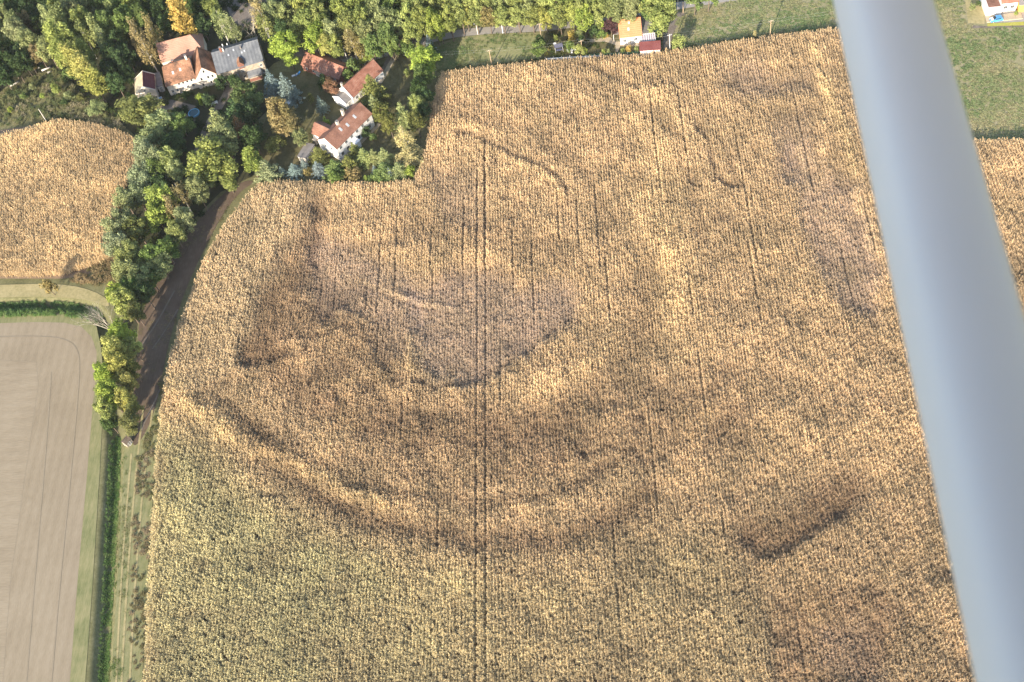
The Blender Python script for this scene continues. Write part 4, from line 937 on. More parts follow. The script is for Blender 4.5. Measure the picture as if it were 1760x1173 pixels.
# ------------------------------------------------------------------ buildings
class House:
    """gabled building on a footprint given by three eave corners: front left, front right, back left (photo px at eave height)"""
    def __init__(s, name, label, cat, FL, FR, BL, he, rise, wall, roof, W=None, hipL=0.0, hipR=0.0, over=.35, ridge=.5, group=None, L=None, roof_t=.16):
        a, b, c = at(*FL, he)[:2], at(*FR, he)[:2], at(*BL, he)[:2]
        u = (b-a); s.L = L or np.linalg.norm(u); u = u/np.linalg.norm(u)
        n = np.array([-u[1], u[0]]); s.W = W or (c-a)@n
        s.he, s.rise, s.rw = he, rise, ridge
        s.root = thing(name, label, cat, (a[0], a[1], 0), math.atan2(u[1], u[0]), group)
        L_, W_ = s.L, s.W; ry = W_*ridge; zr = he+rise
        m = MB()
        v = [(0, 0, -.2), (L_, 0, -.2), (L_, W_, -.2), (0, W_, -.2), (0, 0, he), (L_, 0, he), (L_, W_, he), (0, W_, he)]
        f = [(0, 3, 2, 1), (0, 1, 5, 4), (2, 3, 7, 6)]
        if rise > 0:
            v += [(0, ry, zr if not hipL else he), (L_, ry, zr if not hipR else he)]
            f += [(3, 0, 4, 8, 7), (1, 2, 6, 9, 5), (4, 5, 9, 8), (9, 6, 7, 8)]
        else: f += [(3, 0, 4, 7), (1, 2, 6, 5), (4, 5, 6, 7)]
        m.v, m.f = v, f
        s.wall = m.build('wall', wall, s.root)
        t = roof_t
        r = MB()
        if rise > 0:
            k1, k2 = rise/ry, rise/(W_-ry); o = over
            xl, xr = (hipL if hipL else -o*.7), (L_-hipR if hipR else L_+o*.7)
            el, er = -o if hipL else -o*.7, L_+o if hipR else L_+o*.7
            z = zr+t
            r.slab([(el, -o, he+t-k1*o), (er, -o, he+t-k1*o), (xr, ry, z), (xl, ry, z)], t)
            r.slab([(er, W_+o, he+t-k2*o), (el, W_+o, he+t-k2*o), (xl, ry, z), (xr, ry, z)], t)
            if hipL: r.slab([(el, W_+o, he+t-k2*o), (el, -o, he+t-k1*o), (xl, ry, z)], t)
            if hipR: r.slab([(er, -o, he+t-k1*o), (er, W_+o, he+t-k2*o), (xr, ry, z)], t)
            s.roof = r.build('roof', roof, s.root)
            rg = MB(); rg.tube([(xl, ry, z), (xr, ry, z)], .11, 6); rg.build('ridge_tiles', roof, s.roof)
        else:
            r.slab([(-over, -over, he+t-.02), (L_+over, -over, he+t-.02), (L_+over, W_+over, he+t+.1), (-over, W_+over, he+t+.1)], t)
            s.roof = r.build('roof', roof, s.root)
    def zroof(s, y):
        return s.he+.16+(s.rise*(y/(s.W*s.rw)) if y < s.W*s.rw else s.rise*(s.W-y)/(s.W-s.W*s.rw))
    def _pane(s, side, p, z, w, h, mat, name, pane=None, arch=False, depth=.05):
        m, g = MB(), MB()
        def bx(mb, a, b, z0, z1, d0, d1):
            if side == 'front': mb.box(a, -d1, z0, b, -d0, z1)
            elif side == 'left': mb.box(-d1, a, z0, -d0, b, z1)
            elif side == 'right': mb.box(s.L+d0, a, z0, s.L+d1, b, z1)
            else: mb.box(a, s.W+d0, z0, b, s.W+d1, z1)
        e = .09
        bx(m, p-w/2, p+w/2, z, z+e, .002, depth+.05); bx(m, p-w/2, p+w/2, z+h-e, z+h, .002, depth); bx(m, p-w/2, p-w/2+e, z+e, z+h-e, .002, depth); bx(m, p+w/2-e, p+w/2, z+e, z+h-e, .002, depth)
        if w > .8: bx(m, p-.03, p+.03, z+e, z+h-e, .025, depth-.01)
        fr = m.build(name, mat, s.root)
        bx(g, p-w/2+e, p+w/2-e, z+e, z+h-e, .002, .022)
        g.build('pane' if name == 'window' else 'door_leaf', pane or M['glass'], fr)
        return fr
    def window(s, side, p, z, w=.95, h=1.25, mat=None, **k): return s._pane(side, p, z, w, h, mat or M['frame'], 'window', **k)
    def door(s, side, p, w=1.0, h=2.05, mat=None): return s._pane(side, p, 0.02, w, h, M['frame'], 'door', mat or M['wood'])
    def chimney(s, x, y, h=1.3, w=.55, mat=None, cap=True):
        z = s.zroof(y)
        c = MB().box(x-w/2, y-w/2, z-.6, x+w/2, y+w/2, z+h).build('chimney', mat or M['brick'], s.roof)
        if cap: MB().box(x-w*.62, y-w*.62, z+h, x+w*.62, y+w*.62, z+h+.12).build('chimney_cap', M['felt'], s.root)
        return c
    def skylight(s, x, y, w=.7, h=1.0):
        dz = s.rise/(s.W*s.rw)
        def P(a, b, o): return (a, b, s.he+.16+dz*b+o)
        m = MB(); m.slab([P(x-w/2, y-h/2, .09), P(x+w/2, y-h/2, .09), P(x+w/2, y+h/2, .09), P(x-w/2, y+h/2, .09)], .12)
        o = m.build('skylight', M['metal'], s.roof)
        return o
def gable_wall_trim(h, side, mat, w=.28, name='verge'):
    x = -.02 if side == 'left' else h.L+.02
    m = MB(); ry = h.W*h.rw; k = .3
    for (y0, z0, y1, z1) in ((-.3, h.he+.2-.3*h.rise/ry, ry, h.he+h.rise+.24), (ry, h.he+h.rise+.24, h.W+.3, h.he+.2-.3*h.rise/(h.W-ry))):
        m.quadbox([(x-w, y0, z0-.25), (x+w, y0, z0-.25), (x+w, y1, z1-.25), (x-w, y1, z1-.25), (x-w, y0, z0+.06), (x+w, y0, z0+.06), (x+w, y1, z1+.06), (x-w, y1, z1+.06)])
    return m.build(name, mat, h.roof)
def lbox(parent, name, mat, *a): return MB().box(*a).build(name, mat, parent)

# white house
h = House('white_house', 'white rendered house with brown tiled roof and two rows of windows', 'house', (577.9, 255.8), (638, 195.7), (544.9, 241.4), 5.0, 2.5, M['render'], M['tile_brown'], over=.3)
L_, W_ = h.L, h.W
for i in range(6): h.window('front', L_*(.1+.155*i), 3.35, 1.0, 1.2)
for i in (0, 1, 3, 4, 5): h.window('front', L_*(.1+.155*i), .75, 1.05, 1.45)
h.window('left', W_*.30, 3.2, .9, 1.5); h.window('left', W_*.62, 3.2, .9, 1.5); h.window('left', W_*.35, .6, .9, 1.4); h.window('left', W_*.5, 5.4, .6, .8)
h.window('right', W_*.4, 3.2, .9, 1.3); h.window('right', W_*.7, .7, .9, 1.3)
h.chimney(L_*.38, W_*.52, 1.3, .7, M['oldrender']); h.chimney(L_*.68, W_*.85, 2.2, .7, M['oldrender'])
for x, y in ((.72, .30), (.50, .27), (.34, .33)): h.skylight(L_*x, W_*y)
pm = MB(); pm.box(L_*.36, -2.0, -.1, L_*.47, -.003, 2.6); porch = pm.build('porch', M['render'], h.root)
lbox(porch, 'porch_roof', M['paint'], L_*.36-.15, -2.15, 2.6, L_*.47+.15, -.06, 2.74)
lbox(h.root, 'foundation_path', M['gravel'], -.4, -1.3, -.1, L_+1.2, -.02, .05)
# rear wing of the white house
rv = MB(); wx0, wx1, wy0, wy1 = L_*.12, L_*.42, W_+.01, W_+4.6; zr = 5.9; xm = (wx0+wx1)/2
rv.v = [(wx0, wy0, -.2), (wx1, wy0, -.2), (wx1, wy1, -.2), (wx0, wy1, -.2), (wx0, wy0, 4.0), (wx1, wy0, 4.0), (wx1, wy1, 4.0), (wx0, wy1, 4.0), (xm, wy0, zr), (xm, wy1, zr)]
rv.f = [(1, 2, 6, 5), (3, 0, 4, 7), (2, 3, 7, 9, 6), (0, 1, 5, 8, 4)]
wing = rv.build('rear_wing', M['render'], h.root)
rr = MB(); rr.slab([(wx0-.3, wy1+.3, 3.9), (wx0-.3, W_*.62, 3.9), (xm, W_*.62, zr+.14), (xm, wy1+.3, zr+.14)], .14); rr.slab([(wx1+.3, W_*.62, 3.9), (wx1+.3, wy1+.3, 3.9), (xm, wy1+.3, zr+.14), (xm, W_*.62, zr+.14)], .14)
rr.build('wing_roof', M['tile_brown'], wing)
lbox(wing, 'window', M['glass'], wx0-.03, wy0+1.2, 1.0, wx0-.004, wy0+2.4, 2.3)

# grey flat-roofed shed below the white house
h = House('flat_shed', 'long low shed with flat pale grey roof left of the white house', 'shed', (525.8, 272.4), (539.8, 249.5), (513.2, 268.0), 2.5, 0, M['oldrender'], M['felt'], over=.2)
h.door('front', h.L*.3, 1.8, 2.0); h.window('front', h.L*.7, 1.1, .8, .7)
h = House('garden_hut', 'tiny grey hut between the flat shed and the white house', 'hut', (541, 242), (546.5, 236), (537.5, 239), 2.2, .5, M['wood'], M['felt'], over=.15)
h.door('front', h.L*.5, .7, 1.8)

# long outbuilding with red tiles and its dark-roofed annex
h = House('long_outbuilding', 'long narrow outbuilding with red tiled roof and white gables', 'outbuilding', (605.2, 168.2), (657.3, 121.0), (590, 158), 2.7, 2.7, M['render'], M['tile_red'], W=6.2, over=.25)
for i in range(4): h.window('front', h.L*(.12+.22*i), .9, .9, 1.1)
h.door('front', h.L*.24, 1.0, 2.0); h.window('right', h.W*.5, .9, .9, 1.1); h.window('right', h.W*.25, .8, .6, .8)
gable_wall_trim(h, 'left', M['paint'], .16)
h.chimney(h.L*.07, h.W*.75, 1.4, .5, M['oldrender'])
h2 = House('small_annex', 'small dark-roofed annex with white gable edges between white house and long outbuilding', 'annex', (593.5, 178.5), (604.5, 169.0), (583, 173), 2.5, 1.2, M['render'], M['felt'], W=5.4, over=.15)
gable_wall_trim(h2, 'left', M['paint'], .14); gable_wall_trim(h2, 'right', M['paint'], .14)
h2.door('front', h2.L*.5, .9, 2.0)

# low red shed along the lane
h = House('low_shed', 'long low shed with worn red tiled roof beside the lane', 'shed', (518.0, 110.8), (582.5, 136.6), (520, 95), 2.5, 2.2, M['brick'], M['tile_red'], W=6.5, over=.25)
for i in range(5): h.window('front', h.L*(.12+.19*i), 1.0, .8, .9)
h.door('front', h.L*.4, 1.6, 2.0); h.door('right', h.W*.5, 1.2, 2.0)

# salmon barn
h = House('barn', 'barn with smooth salmon-red tiled roof behind the old farmhouse', 'barn', (277.5, 107), (350, 88.3), (270, 92), 4.6, 3.8, M['oldrender'], M['tile_pink'], W=9.0, hipR=2.6, over=.3)
h.door('front', h.L*.5, 3.0, 3.2); h.window('front', h.L*.2, 2.6, .8, .9); h.window('front', h.L*.8, 2.6, .8, .9); h.window('left', h.W*.5, 4.8, .7, 1.0)
# old farmhouse, main range
h = House('old_farmhouse', 'old cream farmhouse with mottled orange and brown tiled roof', 'house', (285.2, 147.4), (334.5, 132.6), (275, 117), 4.4, 3.9, M['oldrender'], M['tile_old'], W=9.0, hipL=1.2, over=.35)
L_, W_ = h.L, h.W
for i in range(4): h.window('front', L_*(.42+.145*i), 3.1, .8, 1.1)
for i in range(5): h.window('front', L_*(.12+.18*i), .9, .85, 1.2)
h.door('front', L_*.38, 1.1, 2.1)
for x, y in ((.62, .28), (.36, .25)): h.skylight(L_*x, W_*y, .6, .7)
h.chimney(L_*.45, W_*.62, 1.1, .6); h.chimney(L_*.93, W_*.5, 1.4, .6, M['oldrender'])
# gabled cross wing as part of the farmhouse
x0, x1, y0, y1, ze, zt = L_+.004, L_+6.6, -.9, W_+.2, 4.2, 7.9; xm = (x0+x1)/2
c = MB(); c.v = [(x0, y0, -.2), (x1, y0, -.2), (x1, y1, -.2), (x0, y1, -.2), (x0, y0, ze), (x1, y0, ze), (x1, y1, ze), (x0, y1, ze), (xm, y0, zt), (xm, y1, zt)]
c.f = [(1, 2, 6, 5), (3, 0, 4, 7), (2, 3, 7, 9, 6), (0, 1, 5, 8, 4)]
wing = c.build('gable_wing', M['oldrender'], h.root)
tag(wing, 'pale plastered gable wing')
rr = MB(); k = (zt-ze)/(xm-x0); o = .3
rr.slab([(x0-o, y1+o, ze-k*o+.15), (x0-o, y0-.2, ze-k*o+.15), (xm, y0-.2, zt+.15), (xm, y1+o, zt+.15)], .15)
rr.slab([(x1+o, y0-.2, ze-k*o+.15), (x1+o, y1+o, ze-k*o+.15), (xm, y1+o, zt+.15), (xm, y0-.2, zt+.15)], .15)
rr.build('wing_roof', M['tile_old'], wing)
for (x, z) in ((1.6, .8), (4.3, .8), (5.6, .8), (1.8, 3.0), (4.0, 3.0), (5.4, 3.0), (3.4, 5.6)):
    f = MB().box(x0+x-.4, y0-.05, z, x0+x+.4, y0-.003, z+1.15).build('window', M['frame'], wing)
    MB().box(x0+x-.3, y0-.07, z+.1, x0+x+.3, y0-.052, z+1.05).build('pane', M['glass'], wing)

h = House('low_annex', 'low flat-roofed annex between the maroon-roofed outbuilding and the old farmhouse', 'annex', (270.5, 150), (279.5, 147), (264.5, 128), 2.4, 0, M['oldrender'], M['felt'], over=.1)
h.door('front', h.L*.5, .9, 2.0)
# maroon-roofed outbuilding with cream gable
h = mo = House('maroon_outbuilding', 'small outbuilding with dark maroon roof slope and cream gable', 'outbuilding', (266, 154.8), (264.5, 128.0), (233, 156.5), 3.8, 2.1, M['oldrender'], M['tile_maroon'], over=.15, ridge=.46)
gable_wall_trim(h, 'right', M['oldrender'], .16); gable_wall_trim(h, 'left', M['oldrender'], .14)
h.door('left', h.W*.5, 2.2, 2.4); h.window('left', h.W*.5, 4.1, .6, .7); h.window('front', h.L*.5, 1.4, .8, .9)

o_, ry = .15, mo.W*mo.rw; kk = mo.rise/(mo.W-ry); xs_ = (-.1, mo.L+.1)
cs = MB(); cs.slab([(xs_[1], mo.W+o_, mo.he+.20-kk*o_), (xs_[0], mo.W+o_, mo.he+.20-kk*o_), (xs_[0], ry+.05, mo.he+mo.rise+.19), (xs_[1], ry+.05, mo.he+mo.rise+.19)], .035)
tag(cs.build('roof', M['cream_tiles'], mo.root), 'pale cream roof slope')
# grey-roofed stone house
h = House('stone_house', 'large rubble-stone house with grey corrugated roof', 'house', (373.9, 127.0), (451.4, 104.0), (365.0, 87.0), 5.4, 2.4, M['stone'], M['sheet'], over=.35, ridge=.62)
L_, W_ = h.L, h.W
for i, x in enumerate((.07, .52, .93)):
    h.window('front', L_*x, 3.3, .9, 1.1); h.window('front', L_*x, .7, .9, 1.2)
for x in (.2, .3, .68, .8): h.window('front', L_*x, .8, .9, 1.2)
h.window('left', W_*.3, 3.2, .8, 1.1); h.window('left', W_*.7, .8, .8, 1.1); h.window('right', W_*.4, 3.2, .9, 1.1)
h.chimney(L_*.2, W_*.58, 1.7, .6); h.chimney(L_*.2+.7, W_*.58, 1.3, .4, M['oldrender']); h.chimney(L_*.62, W_*.5, 1.0, .4, M['felt']); h.chimney(L_*.24, W_*.95, 1.2, .3, M['paint'], False); h.chimney(L_*.34, W_*.95, 1.0, .3, M['paint'], False)
for x, y in ((.68, .4), (.62, .38), (.33, .42), (.46, .52)): h.skylight(L_*x, W_*y, .5, .6)
for (a, b, zz) in ((.24, .40, 3.2), (.60, .88, 3.0)):   # tiled lean-tos with brick edge
    lt = MB(); lt.box(L_*a, -2.0, -.1, L_*b, -.01, zz-.75)
    w_ = lt.build('lean_to', M['stone'], h.root)
    rr = MB(); rr.slab([(L_*a-.2, -2.3, zz-.9), (L_*b+.2, -2.3, zz-.9), (L_*b+.2, -.01, zz), (L_*a-.2, -.01, zz)], .12); rr.build('lean_to_roof', M['sheet'], w_)
    lbox(w_, 'brick_edge', M['brick'], L_*a, -2.06, .2, L_*b, -2.004, 1.3)
dm = MB(); dx = L_*.53; dm.v = [(dx-.9, -.12, 4.6), (dx+.9, -.12, 4.6), (dx+.9, -.12, 6.2), (dx, -.12, 7.2), (dx-.9, -.12, 6.2), (dx-.9, 2.4, 4.6), (dx+.9, 2.4, 4.6), (dx+.9, 2.4, 6.2), (dx, 2.4, 7.2), (dx-.9, 2.4, 6.2)]
dm.f = [(0, 1, 2, 3, 4), (1, 6, 7, 2), (5, 0, 4, 9), (6, 5, 9, 8, 7), (2, 7, 8, 3), (3, 8, 9, 4)]
dorm = dm.build('dormer', M['brick'], h.roof); dr = MB(); dr.slab([(dx-1.1, -.3, 6.12), (dx, -.3, 7.36), (dx, 2.6, 7.36), (dx-1.1, 2.6, 6.12)][::-1], .1); dr.slab([(dx+1.1, -.3, 6.12), (dx+1.1, 2.6, 6.12), (dx, 2.6, 7.36), (dx, -.3, 7.36)], .1); dr.build('dormer_roof', M['tile_old'], h.root)

# orange-roofed house, annex, conservatory
h = House('orange_roof_house', 'white house with bright orange tiled roof beside the road', 'house', (1065.8, 64.8), (1102.8, 60.3), (1060, 42), 2.9, 3.0, M['render'], M['tile_orange'], W=8.6, over=.3)
L_, W_ = h.L, h.W
h.window('front', L_*.72, 1.1, 1.1, 1.0); h.window('front', L_*.2, .9, 1.0, 1.2); h.door('front', L_*.42, 1.0, 2.0); h.window('left', W_*.5, 1.0, 1.0, 1.2)
h.chimney(L_*.45, W_*.5, 1.2, .55); h.skylight(L_*.42, W_*.2, .6, .7); h.skylight(L_*.47, W_*.38, .5, .5)
lbox(h.root, 'terrace_canopy', M['felt'], -2.0, 2.2, 2.3, -.25, 5.4, 2.42)
for y in (2.4, 5.2): lbox(h.root, 'post', M['paint'], -1.95, y-.05, 0, -1.85, y+.05, 2.3)
lbox(h.root, 'annex', M['render'], L_+.01, .6, -.1, L_+3.4, W_+.4, 2.9)
lbox(h.root, 'annex_roof', M['felt'], L_+.45, .3, 2.9, L_+3.7, W_+.7, 3.05)
cv = MB(); cv.box(L_+.02, -2.1, -.1, L_+3.9, .28, 2.1); con = cv.build('conservatory', M['glass'], h.root)
rr = MB(); rr.slab([(L_-.1, -2.3, 2.2), (L_+4.0, -2.3, 2.2), (L_+4.0, .28, 2.85), (L_-.1, .28, 2.85)], .06); rr.build('glass_roof', plain_mat('glazed_panel', (.30, .25, .30), .25, .12, .8, .5), con)
br = MB()
for k in range(7):
    x = L_-.05+4.0*k/6; br.quadbox([(x-.07, -2.32, 2.2), (x+.07, -2.32, 2.2), (x+.07, .3, 2.86), (x-.07, .3, 2.86), (x-.07, -2.32, 2.27), (x+.07, -2.32, 2.27), (x+.07, .3, 2.93), (x-.07, .3, 2.93)])
for y, z in ((-2.3, 2.21), (.24, 2.85)): br.box(L_-.12, y-.08, z, L_+4.02, y+.08, z+.06)
br.build('glazing_bars', M['paint'], con)
h = House('red_garage', 'low garage with dark red sheet roof at the maize edge', 'garage', (1100.5, 87.4), (1134.2, 85.2), (1099.6, 74.2), 2.5, 0, M['render'], M['redsheet'], over=.25)
h.door('right', h.W*.5, 2.4, 2.1, M['paint']); h.window('front', h.L*.3, 1.2, .7, .6); h.window('front', h.L*.7, 1.2, .7, .6)

# house cut off by the top right corner
h = House('corner_house', 'white house with red roof cut off by the upper picture edge', 'house', (1722.5, 5.2), (1750.5, 2.2), (1716, -16), 3.4, 3.0, M['render'], M['tile_red'], W=8.5, over=.3)
h.window('front', h.L*.3, 1.0, 1.2, 1.2); h.window('front', h.L*.7, 1.0, 1.2, 1.2); h.door('front', h.L*.5, 1.0, 2.1)
lbox(h.root, 'annex', M['render'], -4.4, -1.2, -.1, -.01, 7.0, 2.9)
lbox(h.root, 'annex_roof', M['tile_brown'], -3.9, -.8, 2.9, -.5, 6.8, 3.0)
lbox(h.root, 'terrace', M['gravel'], -4.6, -4.0, -.1, h.L+1, -1.22, .25)
h = House('yellow_outbuilding', 'ochre-walled outbuilding with grey roof at the right picture edge', 'outbuilding', (1752.5, 9.0), (1785, 5.5), (1748, -8), 2.8, 1.2, plain_mat('ochre_render', (.75, .42, .10), .85, .12, 1), M['felt'], W=6, over=.2)
h.window('front', h.L*.4, 1.0, 1.0, 1.0)
# pump hut by the ditch
h = House('small_hut', 'tiny brown-roofed hut at the end of the yellow tree row', 'hut', (216, 764), (221, 758), (213, 760), 1.7, .7, M['wood'], M['bark'], W=1.5, L=1.9, over=.15)
h.door('front', h.L*.5, .7, 1.4)

# ------------------------------------------------------------------ poles, wires, fence, small things
M['concrete'] = plain_mat('pole_concrete', (.62, .58, .52), .9, .15, 2)
M['polewood'] = plain_mat('pole_wood', (.42, .31, .20), .9, .3, 3)
M['green'] = plain_mat('green_paint', (.05, .17, .12), .6, .15, 2)
M['blue'] = plain_mat('blue_paint', (.07, .30, .62), .35, .05, 1, .5)
M['dark'] = plain_mat('dark_rubber', (.03, .03, .03), .8, .2, 2)
def pole(x, y, h, lab, mat='concrete', arm=True, group=None, r=.13, lamp=False):
    p = at(x, y)
    t = thing('utility_pole' if not lamp else 'street_lamp', lab, 'pole' if not lamp else 'street lamp', (p[0], p[1], 0), R(10), group)
    MB().tube([(0, 0, -.3), (0, 0, h*.5), (0, 0, h)], [r*1.25, r, r*.75], 8).build('post', M[mat], t)
    if lamp:
        MB().tube([(0, 0, h-.05), (-.5, 0, h+.15), (-.95, 0, h+.15)], .035, 6).build('bracket', M['metal'], t)
        MB().box(-1.25, -.1, h+.08, -.85, .1, h+.2).build('lamp_head', M['metal'], t)
    elif arm:
        m = MB().box(-.7, -.05, h-.35, .7, .05, h-.25)
        c = m.build('crossarm', M['polewood'] if mat == 'polewood' else M['metal'], t)
        for q in (-.6, -.2, .2, .6): MB().tube([(q, 0, h-.25), (q, 0, h-.1)], [.05, .035], 6).build('insulator', M['paint'], c)
    return np.array([p[0], p[1], h-.12])
PW = 'poles of the field power line'; PR = 'poles along the road'
w1 = [pole(845.5, 112.5, 6.2, 'wooden pole with a short crossarm standing in the meadow at the maize edge', 'polewood', True, PW),
      pole(1001.4, 96.6, 6.2, 'wooden pole in the garden at the fence of the orange-roofed house', 'polewood', True, PW),
      pole(1151.5, 88.5, 6.6, 'pale concrete pole beside the yellow-green bush right of the red garage', 'concrete', True, PW),
      pole(1323.5, 63, 6.2, 'wooden pole at the edge of the north field', 'polewood', True, PW)]
pole(821.5, 59.5, 4.6, 'pale road pole at the left end of the meadow, with sandy foot', 'concrete', True, PR)
pole(864.6, 57.5, 4.4, 'white road pole above the middle of the meadow', 'paint', False, PR, .12)
pole(930.5, 66.5, 6.0, 'wooden road pole at the right corner of the meadow', 'polewood', True, PR)
pole(1003.5, 51, 4.0, 'white road pole where the road enters tree shade', 'paint', False, PR, .12)
pole(1174.2, 22.5, 4.4, 'wooden road pole right of the large tree by the orange roof', 'polewood', True, PR)
pole(1165.2, 14, 4.6, 'pale street lamp beside the road right of the large tree', 'concrete', False, PR, .09, True)
pole(1187.5, 8, 4.4, 'pale post at the road below the top picture edge', 'concrete', False, PR)
pole(598.5, 108, 6.5, 'leaning pale pole by the lane behind the low red shed', 'concrete', False)
pole(594, 172, 4.8, 'thin pale pole beside the dark-roofed annex', 'metal', False, None, .08)
pole(79.8, 209, 5.4, 'pale pole alone at the upper edge of the west maize', 'concrete', False)
pole(556, 132, 4.0, 'thin pole in front of the low red shed', 'metal', False, None, .07)
wm = MB(); far1 = np.array([*at(1640, 16)[:2], 6.1]); far0 = np.array([*at(700, 118)[:2], 6.0])
pts = [far0]+w1+[far1]
for a, b in zip(pts, pts[1:]):
    for o in (-.55, .55):
        ln = []
        for k in range(9):
            q = k/8; p = a+(b-a)*q; ln.append((p[0]+o*.17, p[1]+o, p[2]-1.0*4*q*(1-q)*.5))
        wm.tube(ln, .007, 4)
tag(wm.build('power_wires', M['metal']), 'two thin sagging wires strung between the poles along the maize edge', 'wires')

# garden fence: white plinth, posts, green mesh
A, B = at(938, 104.0), at(1122, 93.0); A[2] = B[2] = 0
d = B-A; ln = np.linalg.norm(d)
ft = thing('garden_fence', 'long low white and green fence between the garden and the maize', 'fence', tuple(A), math.atan2(d[1], d[0]))
MB().box(0, -.1, -.1, ln*.52, .1, .75).build('plinth_wall', M['paint'], ft)
MB().box(ln*.52, -.08, -.1, ln, .08, .35).build('plinth_wall', M['concrete'], ft)
mm = MB()
for z in np.arange(.4, 1.35, .14): mm.box(ln*.4, -.012, z, ln, .012, z+.03)
for x in np.arange(ln*.4, ln, .25): mm.box(x, -.02, .3, x+.02, -.013, 1.36)
mm.build('wire_panel', M['green'], ft)
for k in range(14): MB().box(ln*k/13-.05, -.17, -.1, ln*k/13+.05, -.101, 1.4).build('fence_post', M['metal'] if k % 3 else M['paint'], ft)
# green compost bins / water butts behind the garage
for i, (x, y, lab) in enumerate([(1103, 91, 'dark green water butt at the left foot of the red garage'), (1113, 90.5, 'dark green water butt below the middle of the red garage'), (1121, 90, 'dark green water butt at the right foot of the red garage')]):
    p = at(x, y); t = thing('water_butt', lab, 'water butt', (p[0], p[1], 0), 0, 'green barrels at the red garage')
    MB().tube([(0, 0, 0), (0, 0, .15), (0, 0, .6), (0, 0, .95), (0, 0, 1.1)], [.32, .4, .45, .42, .38], 12).build('barrel', M['green'], t, True)
    MB().tube([(0, 0, 1.101), (0, 0, 1.16)], [.42, .40], 12).build('lid', M['dark'], t)
p = at(1126, 62); t = thing('garden_arch', 'green arched frame between the annex and the large tree', 'arch', (p[0], p[1], 0), R(60))
for q in (-.6, .6): MB().tube([(-1.4, q, 0), (-1.35, q, 1.6), (-.7, q, 2.4), (.7, q, 2.4), (1.35, q, 1.6), (1.4, q, 0)], .09, 6).build('hoop', M['green'], t)
for a in ((-1.35, 1.6), (-.7, 2.4), (.7, 2.4), (1.35, 1.6)): MB().tube([(a[0], -.6, a[1]), (a[0], .6, a[1])], .06, 6).build('rail', M['green'], t)
def table_set(x, y, lab, rz):
    p = at(x, y); t = thing('garden_table', lab, 'table', (p[0], p[1], 0), rz)
    MB().prism([(.75*math.cos(a), .75*math.sin(a)) for a in np.linspace(0, 6.28, 17)[:-1]], .70, .75).build('tabletop', M['paint'], t)
    for a in (.8, 2.4, 3.9, 5.5): MB().tube([(.5*math.cos(a), .5*math.sin(a), 0), (.45*math.cos(a), .45*math.sin(a), .7)], .035, 6).build('leg', M['paint'], t)
    return p
def chair(x, y, rz, lab, mat):
    t = thing('garden_chair', lab, 'chair', (x, y, 0), rz, 'white chairs around the garden table')
    MB().box(-.24, -.24, .42, .24, .24, .46).build('seat', mat, t); MB().box(-.24, .2, .461, .24, .25, .95).build('backrest', mat, t)
    for a, b in ((-.2, -.2), (.2, -.2), (.2, .2), (-.2, .2)): MB().box(a-.025, b-.025, 0, a+.025, b+.025, .419).build('leg', mat, t)
p = table_set(982.5, 88, 'round white garden table between the yellow-green bushes at the fence', 0)
for k, w in enumerate(('nearest the fence', 'on the house side', 'on the left', 'on the right')):
    a = (-math.pi/2, math.pi/2, math.pi, 0)[k]
    chair(p[0]+1.15*math.cos(a), p[1]+1.15*math.sin(a), a-math.pi/2, f'white garden chair at the round white table, {w}', M['paint'])
p = at(961, 88); t = thing('swing_frame', 'dark metal garden swing with blue-grey seat on the shaded lawn', 'swing', (p[0], p[1], 0), R(8))
for x in (-1.1, 1.1):
    for y in (-.9, .9): MB().tube([(x*1.1, y, 0), (x, 0, 2.0)], .05, 6).build('leg', M['metal'], t)
MB().tube([(-1.15, 0, 2.0), (1.15, 0, 2.0)], .05, 6).build('top_bar', M['metal'], t)
lbox(t, 'seat', plain_mat('swing_cushion', (.10, .11, .2), .9, .2, 2), -.9, -.35, .45, .9, .35, .6); lbox(t, 'backrest', M['dark'], -.9, .3, .601, .9, .42, 1.2)
MB().slab([(-1.3, -.8, 2.1), (1.3, -.8, 2.1), (1.3, .8, 2.25), (-1.3, .8, 2.25)], .04).build('canopy', plain_mat('swing_canopy', (.14, .14, .2), .9, .2, 2), t)
p = at(954, 79); t = thing('bird_bath', 'small pale stone bird bath on the shaded garden lawn', 'bird bath', (p[0], p[1], 0))
MB().tube([(0, 0, 0), (0, 0, .1), (0, 0, .75)], [.25, .12, .12], 10).build('pedestal', M['concrete'], t); MB().tube([(0, 0, .751), (0, 0, .8), (0, 0, .92)], [.15, .45, .5], 12).build('basin', M['paint'], t)
# paddling pool
p = at(334, 196); t = thing('paddling_pool', 'round light blue paddling pool half hidden by the tree at the farm lane', 'pool', (p[0], p[1], .02))
v, f = [], []; n = 28
for k in range(n):
    a = 2*math.pi*k/n
    for r_, z in ((1.75, 0), (1.85, .3), (1.75, .6), (1.6, .6), (1.6, .05)): v.append((r_*math.cos(a), r_*math.sin(a), z))
for k in range(n):
    for j in range(4): f.append((k*5+j, ((k+1) % n)*5+j, ((k+1) % n)*5+j+1, k*5+j+1))
m = MB(); m.v, m.f = v, f; m.build('ring_wall', plain_mat('pool_vinyl', (.20, .50, .70), .5, .05, 1), t)
MB().prism([(1.59*math.cos(a), 1.59*math.sin(a)) for a in np.linspace(0, 6.28, 29)[:-1]], .04, .42).build('water', plain_mat('pool_water', (.03, .10, .12), .05, .1, 1, .5), t)
